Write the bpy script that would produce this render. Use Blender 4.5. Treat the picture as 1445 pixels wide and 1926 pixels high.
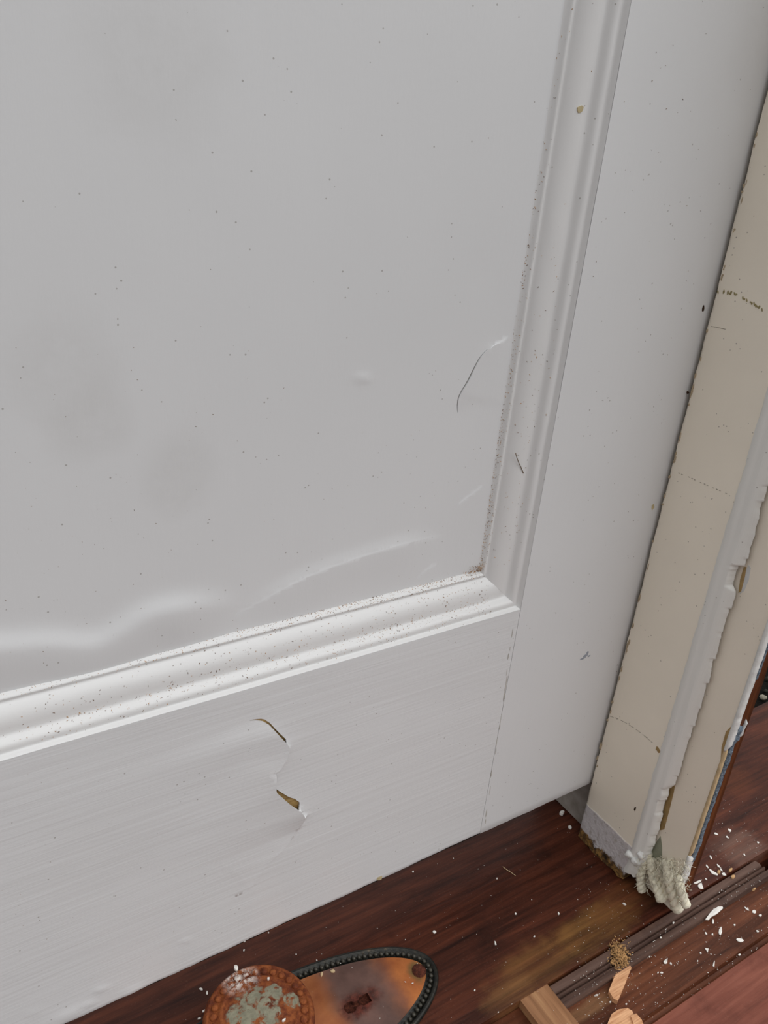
import bpy, bmesh, math, random
import numpy as np
from mathutils import Vector, Matrix, noise as mnoise
from mathutils.geometry import delaunay_2d_cdt

scene = bpy.context.scene
for o in list(bpy.data.objects):
    bpy.data.objects.remove(o)
COL = scene.collection

# ------------------------------------------------------------------ camera
F = 1525.25                      # focal length in pixels of the 1445 x 1926 frame
CH = 0.47395                     # camera height over the lying door
RM = np.array([[0.84956302, -0.52116084, 0.08144969],
               [-0.16339535, -0.40682193, -0.89877576],
               [0.50154225, 0.75025816, -0.43077613]])
cd = bpy.data.cameras.new('camera')
cam = bpy.data.objects.new('camera', cd)
COL.objects.link(cam)
cd.sensor_fit = 'HORIZONTAL'
cd.sensor_width = 36.0
cd.lens = 36.0 * F / 1445.0
cd.clip_start = 0.01
rx, ry, rz = Vector(RM[0]), Vector(-RM[1]), Vector(-RM[2])
cam.matrix_world = Matrix(((rx.x, ry.x, rz.x, 0), (rx.y, ry.y, rz.y, 0), (rx.z, ry.z, rz.z, CH), (0, 0, 0, 1)))
scene.camera = cam

# ------------------------------------------------------------------ light
world = bpy.data.worlds.new('overcast_sky')
scene.world = world
world.use_nodes = True
bg = world.node_tree.nodes['Background']
wn, wl = world.node_tree.nodes, world.node_tree.links     # standard overcast sky: zenith three times the horizon
wt = wn.new('ShaderNodeTexCoord'); wx = wn.new('ShaderNodeSeparateXYZ'); wl.new(wt.outputs['Generated'], wx.inputs[0])
wm = wn.new('ShaderNodeMapRange'); wl.new(wx.outputs['Z'], wm.inputs[0])
for i_, v_ in ((1, 0.0), (2, 1.0), (3, 0.333), (4, 1.0)): wm.inputs[i_].default_value = v_
wk = wn.new('ShaderNodeMath'); wk.operation = 'MULTIPLY'; wk.inputs[1].default_value = 1.1
wl.new(wm.outputs[0], wk.inputs[0]); wl.new(wk.outputs[0], bg.inputs['Strength'])
bg.inputs['Color'].default_value = (0.985, 0.99, 1.0, 1)
sd = bpy.data.lights.new('overcast_sun_offscreen', 'SUN')
sd.energy = 1.5
sd.angle = math.radians(80)
sd.color = (0.985, 0.99, 1.0)
sun = bpy.data.objects.new('overcast_sun_offscreen', sd)
COL.objects.link(sun)
sun.rotation_euler = Vector((0.52, -0.60, 0.85)).to_track_quat('Z', 'Y').to_euler()
sun.location = (2, -2, 3)
scene.view_settings.view_transform = 'Standard'
scene.view_settings.look = 'None'
scene.view_settings.gamma = 1.0
scene.view_settings.use_curve_mapping = False
scene.view_settings.exposure = 0.0

# ------------------------------------------------------------------ pixels to places
def ray(u, v):
    return RM.T @ np.array([(u - 722.5) / F, (v - 963) / F, 1.0])
def on_z(u, v, z=0.0):
    d = ray(u, v); return Vector(np.array([0, 0, CH]) + d * (z - CH) / d[2])
def on_y(u, v, y):
    d = ray(u, v); return Vector(np.array([0, 0, CH]) + d * y / d[1])
def on_x(u, v, x):
    d = ray(u, v); return Vector(np.array([0, 0, CH]) + d * x / d[0])

# ------------------------------------------------------------------ materials
def lin(c):
    return tuple((x / 255 / 12.92 if x / 255 <= 0.04045 else ((x / 255 + 0.055) / 1.055) ** 2.4) for x in c) + (1.0,)

class M:
    """small wrapper for a procedural material"""
    def __init__(s, name, rough=0.5, spec=0.5, metal=0.0):
        s.m = bpy.data.materials.new(name); s.m.use_nodes = True
        s.t = s.m.node_tree; s.n = s.t.nodes; s.l = s.t.links
        s.p = s.n['Principled BSDF']
        s.p.inputs['Roughness'].default_value = rough
        s.p.inputs['Specular IOR Level'].default_value = spec
        s.p.inputs['Metallic'].default_value = metal
        s.co = s.n.new('ShaderNodeNewGeometry').outputs['Position']
    def object_space(s):
        s.co = s.n.new('ShaderNodeTexCoord').outputs['Object']; return s
    def link(s, a, b):
        if hasattr(a, 'is_linked') or isinstance(a, bpy.types.NodeSocket): s.l.new(a, b)
        else: b.default_value = a
    def scaled(s, v, rot=(0, 0, 0)):
        n = s.n.new('ShaderNodeMapping'); n.inputs['Scale'].default_value = v
        n.inputs['Rotation'].default_value = rot
        s.l.new(s.co, n.inputs['Vector']); return n.outputs[0]
    def noise(s, scale, stretch=None, detail=4.0, rough=0.55, dist=0.0, rot=(0, 0, 0), off=None):
        n = s.n.new('ShaderNodeTexNoise'); n.inputs['Scale'].default_value = scale
        n.inputs['Detail'].default_value = detail; n.inputs['Roughness'].default_value = rough
        n.inputs['Distortion'].default_value = dist
        src = s.scaled(stretch, rot) if stretch else s.co
        if off:
            a = s.n.new('ShaderNodeVectorMath'); a.operation = 'ADD'; a.inputs[1].default_value = off
            s.l.new(src, a.inputs[0]); src = a.outputs[0]
        s.l.new(src, n.inputs['Vector']); return n.outputs['Fac']
    def voronoi(s, scale, out='Distance', stretch=None):
        n = s.n.new('ShaderNodeTexVoronoi'); n.inputs['Scale'].default_value = scale
        s.l.new(s.scaled(stretch) if stretch else s.co, n.inputs['Vector']); return n.outputs[out]
    def ramp(s, fac, stops, interp='LINEAR'):
        n = s.n.new('ShaderNodeValToRGB'); s.l.new(fac, n.inputs[0]); r = n.color_ramp; r.interpolation = interp
        while len(r.elements) < len(stops): r.elements.new(0.5)
        for e, (p, c) in zip(r.elements, stops):
            e.position = p; e.color = c if isinstance(c, tuple) else (c, c, c, 1)
        return n.outputs[0]
    def math(s, op, a, b=0.0, c=0.0, clamp=False):
        n = s.n.new('ShaderNodeMath'); n.operation = op; n.use_clamp = clamp
        for i, x in enumerate((a, b, c)): s.link(x, n.inputs[i])
        return n.outputs[0]
    def mix(s, fac, a, b, mode='MIX'):
        n = s.n.new('ShaderNodeMix'); n.data_type = 'RGBA'; n.blend_type = mode
        s.link(fac, n.inputs[0]); s.link(a, n.inputs[6]); s.link(b, n.inputs[7]); return n.outputs[2]
    def axis(s, i):
        n = s.n.new('ShaderNodeSeparateXYZ'); s.l.new(s.co, n.inputs[0]); return n.outputs[i]
    def smooth(s, v, lo, hi):
        n = s.n.new('ShaderNodeMapRange'); n.interpolation_type = 'SMOOTHSTEP'
        s.l.new(v, n.inputs[0]); n.inputs[1].default_value = lo; n.inputs[2].default_value = hi; return n.outputs[0]
    def blob(s, c, r, wob=0.35, nscale=40.0):
        """soft patch round a point c, radii r, with a noisy border; 1 inside"""
        n = s.n.new('ShaderNodeVectorMath'); n.operation = 'SUBTRACT'; s.l.new(s.co, n.inputs[0]); n.inputs[1].default_value = c
        d = s.n.new('ShaderNodeVectorMath'); d.operation = 'DIVIDE'; s.l.new(n.outputs[0], d.inputs[0]); d.inputs[1].default_value = r
        g = s.n.new('ShaderNodeVectorMath'); g.operation = 'LENGTH'; s.l.new(d.outputs[0], g.inputs[0])
        w = s.math('MULTIPLY_ADD', s.noise(nscale, detail=6), wob * 2, g.outputs['Value'])
        return s.smooth(w, 1.0 + wob, 0.35 + wob)
    def color(s, c): s.link(c, s.p.inputs['Base Color'])
    def rough(s, c): s.link(c, s.p.inputs['Roughness'])
    def metal(s, c): s.link(c, s.p.inputs['Metallic'])
    def bump(s, h, strength=0.3, dist=0.001):
        n = s.n.new('ShaderNodeBump'); n.inputs['Strength'].default_value = strength; n.inputs['Distance'].default_value = dist
        s.l.new(h, n.inputs['Height'])
        prev = s.p.inputs['Normal']
        if prev.is_linked: s.l.new(prev.links[0].from_socket, n.inputs['Normal'])
        s.l.new(n.outputs[0], s.p.inputs['Normal'])

def white_paint(name, stroke, smudges=(), base=(0.705, 0.710, 0.712, 1), strokes=0.25, rough=0.38):
    m = M(name, rough, 0.45)
    c = m.mix(m.ramp(m.noise(7, detail=3), [(0.35, 0.0), (0.7, 1.0)]), base, tuple(x * 0.965 for x in base[:3]) + (1,))
    # fine dark specks baked into the paint
    sp = m.math('MULTIPLY', m.math('LESS_THAN', m.voronoi(230), 0.09), m.math('GREATER_THAN', m.noise(60, detail=1), 0.57))
    c = m.mix(m.math('MULTIPLY', sp, 0.55), c, (0.20, 0.17, 0.14, 1))
    for (p, r, a) in smudges:
        c = m.mix(m.math('MULTIPLY', m.math('MULTIPLY', m.blob(p, r, 0.55, 55), m.ramp(m.noise(110, detail=6, rough=0.7), [(0.35, 0.45), (0.65, 1.0)])), a), c, (0.36, 0.34, 0.31, 1))
    m.color(c)
    m.rough(m.math('MULTIPLY_ADD', m.noise(25, detail=2), 0.16, rough - 0.08))
    m.bump(m.noise(1.0, stretch, detail=5, rough=0.6) if False else m.noise(1.0, stroke, detail=5, rough=0.62), strokes, 0.0012)
    m.bump(m.noise(420, detail=2), 0.06, 0.0006)
    return m.m

YD = 0.2872                                   # front plane of the white door
def dp(u, v, y=None):                          # door-plane point
    p = on_y(u, v, YD if y is None else y); return p
PANEL_Y = YD + 0.0135
sm = [(dp(335, 885, PANEL_Y), (0.022, 0.05, 0.026), 0.15), (dp(175, 800, PANEL_Y), (0.022, 0.05, 0.022), 0.13),
      (dp(290, 110, PANEL_Y), (0.035, 0.05, 0.035), 0.11), (dp(120, 690, PANEL_Y), (0.03, 0.05, 0.03), 0.12)]
MAT_PANEL = white_paint('white_paint_panel', (90, 90, 14), sm, strokes=0.10)
MAT_STILE = white_paint('white_paint_stile', (110, 110, 10), [(dp(1440, 60), (0.03, 0.05, 0.04), 0.1)], strokes=0.12)
MAT_RAIL = white_paint('white_paint_rail', (9, 120, 330), [(dp(200, 1600), (0.05, 0.05, 0.04), 0.05)], strokes=0.2)
MAT_MOULD = white_paint('white_paint_moulding', (30, 60, 30), base=(0.720, 0.716, 0.706, 1), strokes=0.12, rough=0.33)

m = M('bare_tan_wood', 0.75, 0.2)
m.color(m.ramp(m.noise(1.0, (40, 120, 500), detail=4), [(0.3, lin((128, 98, 55))), (0.75, lin((190, 160, 105)))]))
MAT_TAN = m.m

def cream(name, base, primer=False):
    m = M(name, 0.48, 0.4)
    b = lin(base)
    c = m.mix(m.ramp(m.noise(14, detail=4), [(0.3, 0.0), (0.75, 1.0)]), b, tuple(x * 0.92 for x in b[:3]) + (1,))
    sp = m.math('MULTIPLY', m.math('LESS_THAN', m.voronoi(260), 0.10), m.math('GREATER_THAN', m.noise(45, detail=1), 0.56))
    c = m.mix(m.math('MULTIPLY', sp, 0.6), c, (0.16, 0.12, 0.09, 1))
    if primer:
        zz = m.math('MULTIPLY_ADD', m.noise(120, detail=5), 0.004, m.axis(2))
        worn = m.smooth(zz, 0.0365, 0.0345)
        pc = m.ramp(m.noise(1.0, (300, 260, 130), detail=6, rough=0.7), [(0.28, lin((168, 158, 148))), (0.45, lin((206, 200, 200))), (0.66, lin((214, 208, 208))), (0.8, lin((160, 140, 108)))])
        c = m.mix(worn, c, pc)
        z2 = m.math('MULTIPLY_ADD', m.noise(90, detail=6, rough=0.7), 0.022, m.axis(2))
        rot = m.smooth(z2, 0.0205, 0.0175)
        rc = m.ramp(m.noise(190, detail=6, rough=0.75), [(0.36, lin((28, 22, 16))), (0.5, lin((96, 70, 38))), (0.62, lin((168, 128, 70))), (0.72, lin((70, 66, 52)))])
        c = m.mix(rot, c, rc)
        m.bump(m.math('MULTIPLY', m.noise(230, detail=6, rough=0.7), worn), 0.6, 0.003)
    m.color(c)
    m.bump(m.noise(1.0, (160, 160, 18), detail=5), 0.14, 0.001)
    m.bump(m.noise(340, detail=3), 0.10, 0.0007)
    return m.m
MAT_CREAM = cream('cream_paint_stop', (243, 234, 217), True)
MAT_CREAM2 = cream('cream_paint_jamb', (240, 230, 213))
MAT_BEAD = white_paint('worn_white_paint', (160, 160, 12), base=(0.74, 0.73, 0.69, 1), strokes=0.35, rough=0.45)
m = M('raw_primer_grey', 0.7, 0.2)
m.color(m.ramp(m.noise(60, detail=5), [(0.35, lin((120, 112, 104))), (0.7, lin((160, 152, 144)))]))
MAT_GREY = m.m

def brown(name, dark, mid, light, along=0, gloss=0.34, wear=None, spec=0.13):
    m = M(name, gloss, spec)
    st = [260, 260, 260]; st[along] = 16
    st2 = [70, 70, 70]; st2[along] = 5
    a = m.noise(1.0, tuple(st), detail=6, rough=0.62, dist=0.4)
    b = m.noise(1.0, tuple(st2), detail=5, rough=0.6, dist=0.8)
    f = m.math('ADD', m.math('MULTIPLY', a, 0.45), m.math('MULTIPLY', b, 0.55))
    c = m.ramp(f, [(0.34, lin(dark)), (0.5, lin(mid)), (0.66, lin(light))])
    c = m.mix(m.math('MULTIPLY', m.ramp(m.noise(26, detail=5, rough=0.65), [(0.56, 0.0), (0.7, 1.0)]), 0.55), c, lin(dark))
    for (p, r, k, col) in (wear or []):
        w = m.blob(p, r, 0.5, 60)
        w = m.math('MULTIPLY', w, m.ramp(m.noise(1.0, tuple(x * 0.45 for x in st), detail=6, rough=0.7), [(0.28, 0.0), (0.7, 1.0)]))
        c = m.mix(m.math('MULTIPLY', w, k), c, lin(col))
    # pale dust film and fine scratches along the grain
    d = m.ramp(m.noise(700, detail=2), [(0.62, 0.0), (0.72, 1.0)])
    c = m.mix(m.math('MULTIPLY', d, 0.06), c, lin((170, 140, 120)))
    m.color(c)
    m.rough(m.math('MULTIPLY_ADD', m.noise(50, detail=5), 0.35, gloss - 0.12))
    m.bump(a, 0.25, 0.0012)
    m.bump(m.noise(300, detail=3), 0.08, 0.0008)
    return m.m
wear = [(on_z(1010, 1820), (0.045, 0.022, 0.05), 0.42, (150, 106, 60)), (on_z(1120, 1745), (0.05, 0.02, 0.05), 0.5, (158, 114, 62)),
        (on_z(960, 1870), (0.03, 0.014, 0.05), 0.45, (150, 106, 66)), (on_z(1180, 1690), (0.05, 0.02, 0.05), 0.3, (140, 94, 52)),
        (on_z(1390, 1590), (0.03, 0.02, 0.05), 0.28, (170, 140, 124)), (on_z(1380, 1470), (0.03, 0.02, 0.05), 0.35, (128, 70, 36))]
MAT_STILEB = brown('dark_varnish_stile', (36, 18, 13), (70, 36, 25), (98, 52, 35), 0, 0.33, wear)
MAT_PANELB = brown('dark_varnish_panel', (52, 28, 18), (94, 54, 36), (120, 72, 48), 0, 0.42, [(on_z(1110, 1885), (0.05, 0.006, 0.05), 0.45, (168, 134, 94))])
MAT_FIELDB = brown('red_varnish_field', (90, 48, 37), (122, 70, 56), (138, 83, 67), 0, 0.40)
MAT_MOULDB = brown('dark_varnish_moulding', (54, 38, 33), (86, 65, 56), (106, 82, 71), 0, 0.5)
MAT_RAWB = brown('scraped_raw_wood', (120, 82, 54), (156, 112, 78), (180, 138, 98), 1, 0.55, spec=0.3)
MAT_EDGEB = brown('red_brown_wood_edge', (52, 27, 14), (86, 46, 24), (114, 66, 36), 2, 0.5)

m = M('dark_soil', 0.95, 0.1)
m.color(m.ramp(m.noise(120, detail=8, rough=0.75), [(0.38, (0.014, 0.012, 0.010, 1)), (0.62, (0.03, 0.026, 0.02, 1)), (0.8, (0.09, 0.085, 0.07, 1))]))
m.bump(m.noise(90, detail=8, rough=0.75), 1.0, 0.02)
MAT_SOIL = m.m
def plain(name, c, rough=0.6, spec=0.35, var=0.12, scale=150, metal=0.0, bump=0.0):
    m = M(name, rough, spec, metal).object_space()
    b = lin(c)
    m.color(m.ramp(m.noise(scale, detail=5, rough=0.65), [(0.3, tuple(x * (1 - var * 2) for x in b[:3]) + (1,)), (0.7, tuple(min(1, x * (1 + var)) for x in b[:3]) + (1,))]))
    if bump: m.bump(m.noise(scale * 2, detail=5, rough=0.7), bump, 0.002)
    return m.m
MAT_CHIP = plain('white_paint_chip', (238, 234, 226), 0.5)
MAT_CHIPC = plain('cream_paint_chip', (205, 180, 140), 0.6)
MAT_PEB = plain('pale_pebble', (168, 162, 144), 0.85, 0.15, 0.3)
MAT_PEB2 = plain('dark_stone', (60, 58, 52), 0.9, 0.1, 0.3)
MAT_CRUMB = plain('pale_wood_crumb', (206, 166, 120), 0.8, 0.1, 0.15)
MAT_SPLIT = M('fresh_split_wood', 0.6, 0.3).object_space()
MAT_SPLIT.color(MAT_SPLIT.ramp(MAT_SPLIT.noise(1.0, (60, 900, 500), detail=4), [(0.3, lin((178, 122, 82))), (0.7, lin((232, 182, 138)))])); MAT_SPLIT = MAT_SPLIT.m
MAT_DUST = plain('sawdust_tan', (190, 148, 100), 0.9, 0.1, 0.25, 400)
MAT_DUST2 = plain('sawdust_dark', (120, 92, 66), 0.9, 0.1, 0.3, 400)
MAT_FIBRE = plain('brown_fibre', (120, 104, 84), 0.8, 0.1)
MAT_ROPE = plain('cotton_rope', (234, 228, 206), 0.9, 0.1, 0.16, 260, bump=0.35)
MAT_WCAULK = plain('white_filler', (226, 226, 222), 0.55, 0.4, 0.08, 120, bump=0.25)
m = M('blue_grey_filler', 0.75, 0.3)
m.color(m.ramp(m.noise(520, detail=6, rough=0.75), [(0.34, lin((60, 70, 82))), (0.5, lin((126, 142, 158))), (0.66, lin((176, 188, 196)))]))
m.bump(m.noise(620, detail=5, rough=0.75), 0.9, 0.003)
MAT_BLUE = m.m
MAT_TANP = plain('old_tan_paint', (166, 138, 92), 0.6, 0.3, 0.12)
MAT_GREENP = plain('old_green_grey_paint', (146, 148, 128), 0.6, 0.3, 0.1)
MAT_PALE = plain('pale_primer', (206, 206, 204), 0.6, 0.3, 0.05)
MAT_OLIVE = plain('olive_scuff', (156, 144, 104), 0.8, 0.1)
MAT_PENCIL = plain('grey_scuff', (164, 154, 140), 0.8, 0.1)
MAT_EDGE = plain('rubbed_edge', (180, 162, 134), 0.7, 0.2)
MAT_NICK = plain('dark_nick', (62, 44, 30), 0.8, 0.1)
MAT_STEEL = plain('blue_grey_smear', (158, 163, 171), 0.6, 0.3)
MAT_YEL = plain('yellowed_drip', (196, 180, 140), 0.5, 0.3)
MAT_HAIRC = plain('paint_crack', (186, 182, 174), 0.8, 0.1)

# ------------------------------------------------------------------ object helpers
def root(name, base):
    o = bpy.data.objects.new(name, None); o.empty_display_size = 0.02
    o.location = base; COL.objects.link(o); return o
def tag(o, label, cat, group=None, kind=None):
    o['label'] = label; o['category'] = cat
    if group: o['group'] = group
    if kind: o['kind'] = kind
    return o
def part(name, verts, faces, mats, parent=None, smooth=True, mi=None, base=None, kind=None, label=None, sharp=None):
    """world-space vertices -> one mesh object under parent (or top level at base)"""
    off = Vector(parent.matrix_basis.translation) if parent else (Vector(base) if base is not None else Vector((0, 0, 0)))
    if parent and parent.parent: off = off + Vector(parent.parent.matrix_basis.translation)
    me = bpy.data.meshes.new(name)
    me.from_pydata([tuple(Vector(v) - off) for v in verts], [], faces)
    for mt in (mats if isinstance(mats, (list, tuple)) else [mats]): me.materials.append(mt)
    if mi is not None: me.polygons.foreach_set('material_index', mi)
    me.polygons.foreach_set('use_smooth', [smooth] * len(me.polygons))
    me.update()
    if smooth and sharp: me.set_sharp_from_angle(angle=math.radians(sharp))
    o = bpy.data.objects.new(name, me); COL.objects.link(o)
    if parent: o.parent = parent
    elif base is not None: o.location = base
    if kind: o['kind'] = kind
    if label: o['label'] = label
    return o
def box(x0, x1, y0, y1, z0, z1):
    v = [(x, y, z) for z in (z0, z1) for y in (y0, y1) for x in (x0, x1)]
    f = [(0, 2, 3, 1), (4, 5, 7, 6), (0, 1, 5, 4), (2, 6, 7, 3), (0, 4, 6, 2), (1, 3, 7, 5)]
    return v, f
def join(*vf):
    V, Fc = [], []
    for v, f in vf:
        k = len(V); V += list(v); Fc += [tuple(i + k for i in q) for q in f]
    return V, Fc
def beveled_box(x0, x1, y0, y1, z0, z1, r=0.001, seg=2):
    bm = bmesh.new()
    v, f = box(x0, x1, y0, y1, z0, z1)
    vs = [bm.verts.new(p) for p in v]
    for q in f: bm.faces.new([vs[i] for i in q])
    bmesh.ops.recalc_face_normals(bm, faces=bm.faces)
    bmesh.ops.bevel(bm, geom=list(bm.edges), offset=r, segments=seg, profile=0.6, affect='EDGES')
    V = [tuple(p.co) for p in bm.verts]; bm.verts.index_update()
    Fc = [tuple(p.index for p in q.verts) for q in bm.faces]; bm.free(); return V, Fc
def loft(rings, closed=True, caps=True):
    n = len(rings[0]); V = [p for r in rings for p in r]; Fc = []
    for a in range(len(rings) - 1):
        for i in range(n if closed else n - 1):
            j = (i + 1) % n
            Fc.append((a * n + i, a * n + j, (a + 1) * n + j, (a + 1) * n + i))
    if caps and closed:
        Fc.append(tuple(range(n - 1, -1, -1))); Fc.append(tuple((len(rings) - 1) * n + i for i in range(n)))
    return V, Fc
def tube(path, radii, seg=8):
    path = [Vector(p) for p in path]; rings = []; up = Vector((0.3, 0.5, 0.8)).normalized()
    for i, p in enumerate(path):
        t = (path[min(i + 1, len(path) - 1)] - path[max(i - 1, 0)]).normalized()
        s = t.cross(up).normalized(); w = s.cross(t).normalized()
        r = radii[i] if hasattr(radii, '__len__') else radii
        rings.append([tuple(p + (s * math.cos(k * 2 * math.pi / seg) + w * math.sin(k * 2 * math.pi / seg)) * r) for k in range(seg)])
    return loft(rings)
def fn(*a): return mnoise.noise(Vector(a))

# ------------------------------------------------------------------ ground
gv, gf = [], []
N = 40
for j in range(N + 1):
    for i in range(N + 1):
        a, b = (i / N - 0.5) * 2, (j / N - 0.5) * 2
        x = 0.4 + 3.0 * math.copysign(abs(a) ** 1.8, a); y = 0.5 + 3.0 * math.copysign(abs(b) ** 1.8, b)
        gv.append((x, y, -0.0375 + 0.002 * fn(x * 9, y * 9, 0)))
for j in range(N):
    for i in range(N):
        k = j * (N + 1) + i; gf.append((k, k + 1, k + N + 2, k + N + 1))
g = part('floor', gv, gf, MAT_SOIL); tag(g, 'dark bare soil beyond the lying brown door', 'ground', kind='structure')

# ------------------------------------------------------------------ polylines and heights on the white door
def seg_info(P, poly):
    """signed distance (left of travel > 0) and normalised length along, for points P (n,2)"""
    poly = np.asarray(poly); best = np.full(len(P), 1e9); sg = np.ones(len(P)); tt = np.zeros(len(P))
    L = np.r_[0, np.cumsum(np.linalg.norm(np.diff(poly, axis=0), axis=1))]
    for i in range(len(poly) - 1):
        a, b = poly[i], poly[i + 1]; d = b - a; l2 = d @ d
        t = np.clip(((P - a) @ d) / l2, 0, 1); q = a + t[:, None] * d
        dist = np.linalg.norm(P - q, axis=1); m_ = dist < best
        cr = d[0] * (P[:, 1] - a[1]) - d[1] * (P[:, 0] - a[0])
        best = np.where(m_, dist, best); sg = np.where(m_, np.sign(cr) + (cr == 0), sg)
        tt = np.where(m_, (L[i] + t * (L[i + 1] - L[i])) / L[-1], tt)
    return best * sg, tt
def offs(poly, d):
    poly = np.asarray(poly); out = []
    for i in range(len(poly)):
        t = poly[min(i + 1, len(poly) - 1)] - poly[max(i - 1, 0)]; t = t / np.linalg.norm(t)
        k = math.sin(math.pi * i / (len(poly) - 1)) ** 0.5 if 0 < i < len(poly) - 1 else 0.0
        out.append(poly[i] + np.array([-t[1], t[0]]) * d * k)
    return out
def resample(poly, step):
    poly = np.asarray(poly, float); L = np.r_[0, np.cumsum(np.linalg.norm(np.diff(poly, axis=0), axis=1))]
    n = max(3, int(L[-1] / step) + 1); s = np.linspace(0, L[-1], n)
    return np.stack([np.interp(s, L, poly[:, 0]), np.interp(s, L, poly[:, 1])], 1)
def smoothpoly(poly, step, it=2):
    p = np.asarray(poly, float)
    for _ in range(it):
        q = [p[0]]
        for a, b in zip(p[:-1], p[1:]): q += [0.75 * a + 0.25 * b, 0.25 * a + 0.75 * b]
        p = np.array(q + [poly[-1]])
    return resample(p, step)
def inpoly(P, poly):
    poly = np.asarray(poly); c = np.zeros(len(P), bool); j = len(poly) - 1
    for i in range(len(poly)):
        xi, yi = poly[i]; xj, yj = poly[j]
        c ^= ((yi > P[:, 1]) != (yj > P[:, 1])) & (P[:, 0] < (xj - xi) * (P[:, 1] - yi) / (yj - yi + 1e-15) + xi); j = i
    return c
def skin(x0, x1, z0, z1, gx, gz, heights, lines=(), holes=(), y=YD, rim=0.0012, edge=0.0016, edges='lrbt', wob=None):
    """paint surface over a rectangle of the door, with holes; heights(P)->m towards the viewer"""
    pts = []; edg = []
    def chain(poly, close):
        k = len(pts); pts.extend([tuple(p) for p in poly]); n = len(poly)
        for i in range(n if close else n - 1): edg.append((k + i, k + (i + 1) % n))
    feats = [np.asarray(l) for l in lines] + [np.asarray(h) for h in holes]
    FP = np.concatenate(feats) if feats else np.zeros((0, 2))
    G = np.array([(a, b) for a in gx for b in gz])
    if len(FP):
        dmin = np.full(len(G), 1e9)
        for p in FP: dmin = np.minimum(dmin, np.hypot(G[:, 0] - p[0], G[:, 1] - p[1]))
        G = G[(dmin > 0.0005)]
    for l in lines: chain(l, False)
    for h in holes: chain(h, True)
    pts.extend([tuple(p) for p in G])
    r = delaunay_2d_cdt([Vector(p) for p in pts], edg, [], 0, 1e-7)
    V = np.array([tuple(v) for v in r[0]]); T = np.array([tuple(f) for f in r[2]])
    cen = V[T].mean(axis=1); keep = np.ones(len(T), bool)
    for h in holes: keep &= ~inpoly(cen, h)
    T = T[keep]
    H = heights(V)
    X = V[:, 0].copy(); Z = V[:, 1].copy()
    if wob: Z = wob(X, Z)
    verts = [(X[i], y - H[i], Z[i]) for i in range(len(V))]
    a, b, c = V[T[:, 0]], V[T[:, 1]], V[T[:, 2]]
    ar = (b[:, 0] - a[:, 0]) * (c[:, 1] - a[:, 1]) - (b[:, 1] - a[:, 1]) * (c[:, 0] - a[:, 0])
    faces = [tuple(t) if s > 0 else (t[0], t[2], t[1]) for t, s in zip(T.tolist(), ar)]
    # skirts: rims at holes and rounded outer edges
    cnt = {}
    for f in faces:
        for i in range(3):
            e = (f[i], f[(i + 1) % 3]); cnt[e] = cnt.get(e, 0) + 1
    for (i, j) in [e for e in cnt if (e[1], e[0]) not in cnt]:
        mx, mz = (V[i] + V[j]) / 2
        out = None
        if abs(mx - x0) < 1e-6: out = (-1, 0)
        elif abs(mx - x1) < 1e-6: out = (1, 0)
        elif abs(mz - z0) < 1e-6: out = (0, -1)
        elif abs(mz - z1) < 1e-6: out = (0, 1)
        sd_k = {(-1, 0): 'l', (1, 0): 'r', (0, -1): 'b', (0, 1): 't'}.get(out, '#')
        eo = edge if sd_k in edges else 0.0
        k = len(verts)
        if out is None:
            for q in (i, j): p = verts[q]; verts.append((p[0], p[1] + rim, p[2]))
            faces.append((j, i, k, k + 1))
        else:
            for q in (i, j):
                p = verts[q]
                verts.append((p[0] + out[0] * eo * 0.6, p[1] + edge * 0.4, p[2] + out[1] * eo * 0.6))
                verts.append((p[0] + out[0] * eo, p[1] + edge * 1.2, p[2] + out[1] * eo))
                verts.append((p[0] + out[0] * eo, p[1] + 0.030, p[2] + out[1] * eo))
            for s_ in range(3):
                u0 = i if s_ == 0 else k + s_ - 1; u1 = j if s_ == 0 else k + 3 + s_ - 1
                faces.append((u1, u0, k + s_, k + 3 + s_))
    return verts, faces
def grid(a, b, lo, hi, step, coarse):
    L = [a]
    x = a
    while x < b - 1e-9:
        st = step if lo <= x + 1e-9 and x < hi else coarse
        if x < lo and x + st > lo: st = lo - x
        x = min(b, x + st)
        if b - x < st * 0.3: x = b
        L.append(x)
    return L
def D2(L, y=YD): return np.array([(on_y(u, v, y).x, on_y(u, v, y).z) for u, v in L])
def waves(P, amp, s1, s2, seed):
    return np.array([amp * (fn(p[0] * s1, p[1] * s2, seed) + 0.4 * fn(p[0] * s1 * 2.7, p[1] * s2 * 2.7, seed + 5)) for p in P])

# ------------------------------------------------------------------ the white door
XO = on_y(1096.7, 500, YD).x            # moulding meets stile
ZO = on_y(550, 1271.6, YD).z            # moulding meets bottom rail
XJ = 0.4025                              # face of the jamb board
DB = 0.0508                              # bottom of the white door
DL, DTOP = -0.36, 2.02
XL = DL + 0.108
door = root('door_1', (0.02, YD + 0.02, DB))
tag(door, 'white painted panelled door with peeling paint hanging in the cream jamb', 'door', kind='structure')

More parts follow.
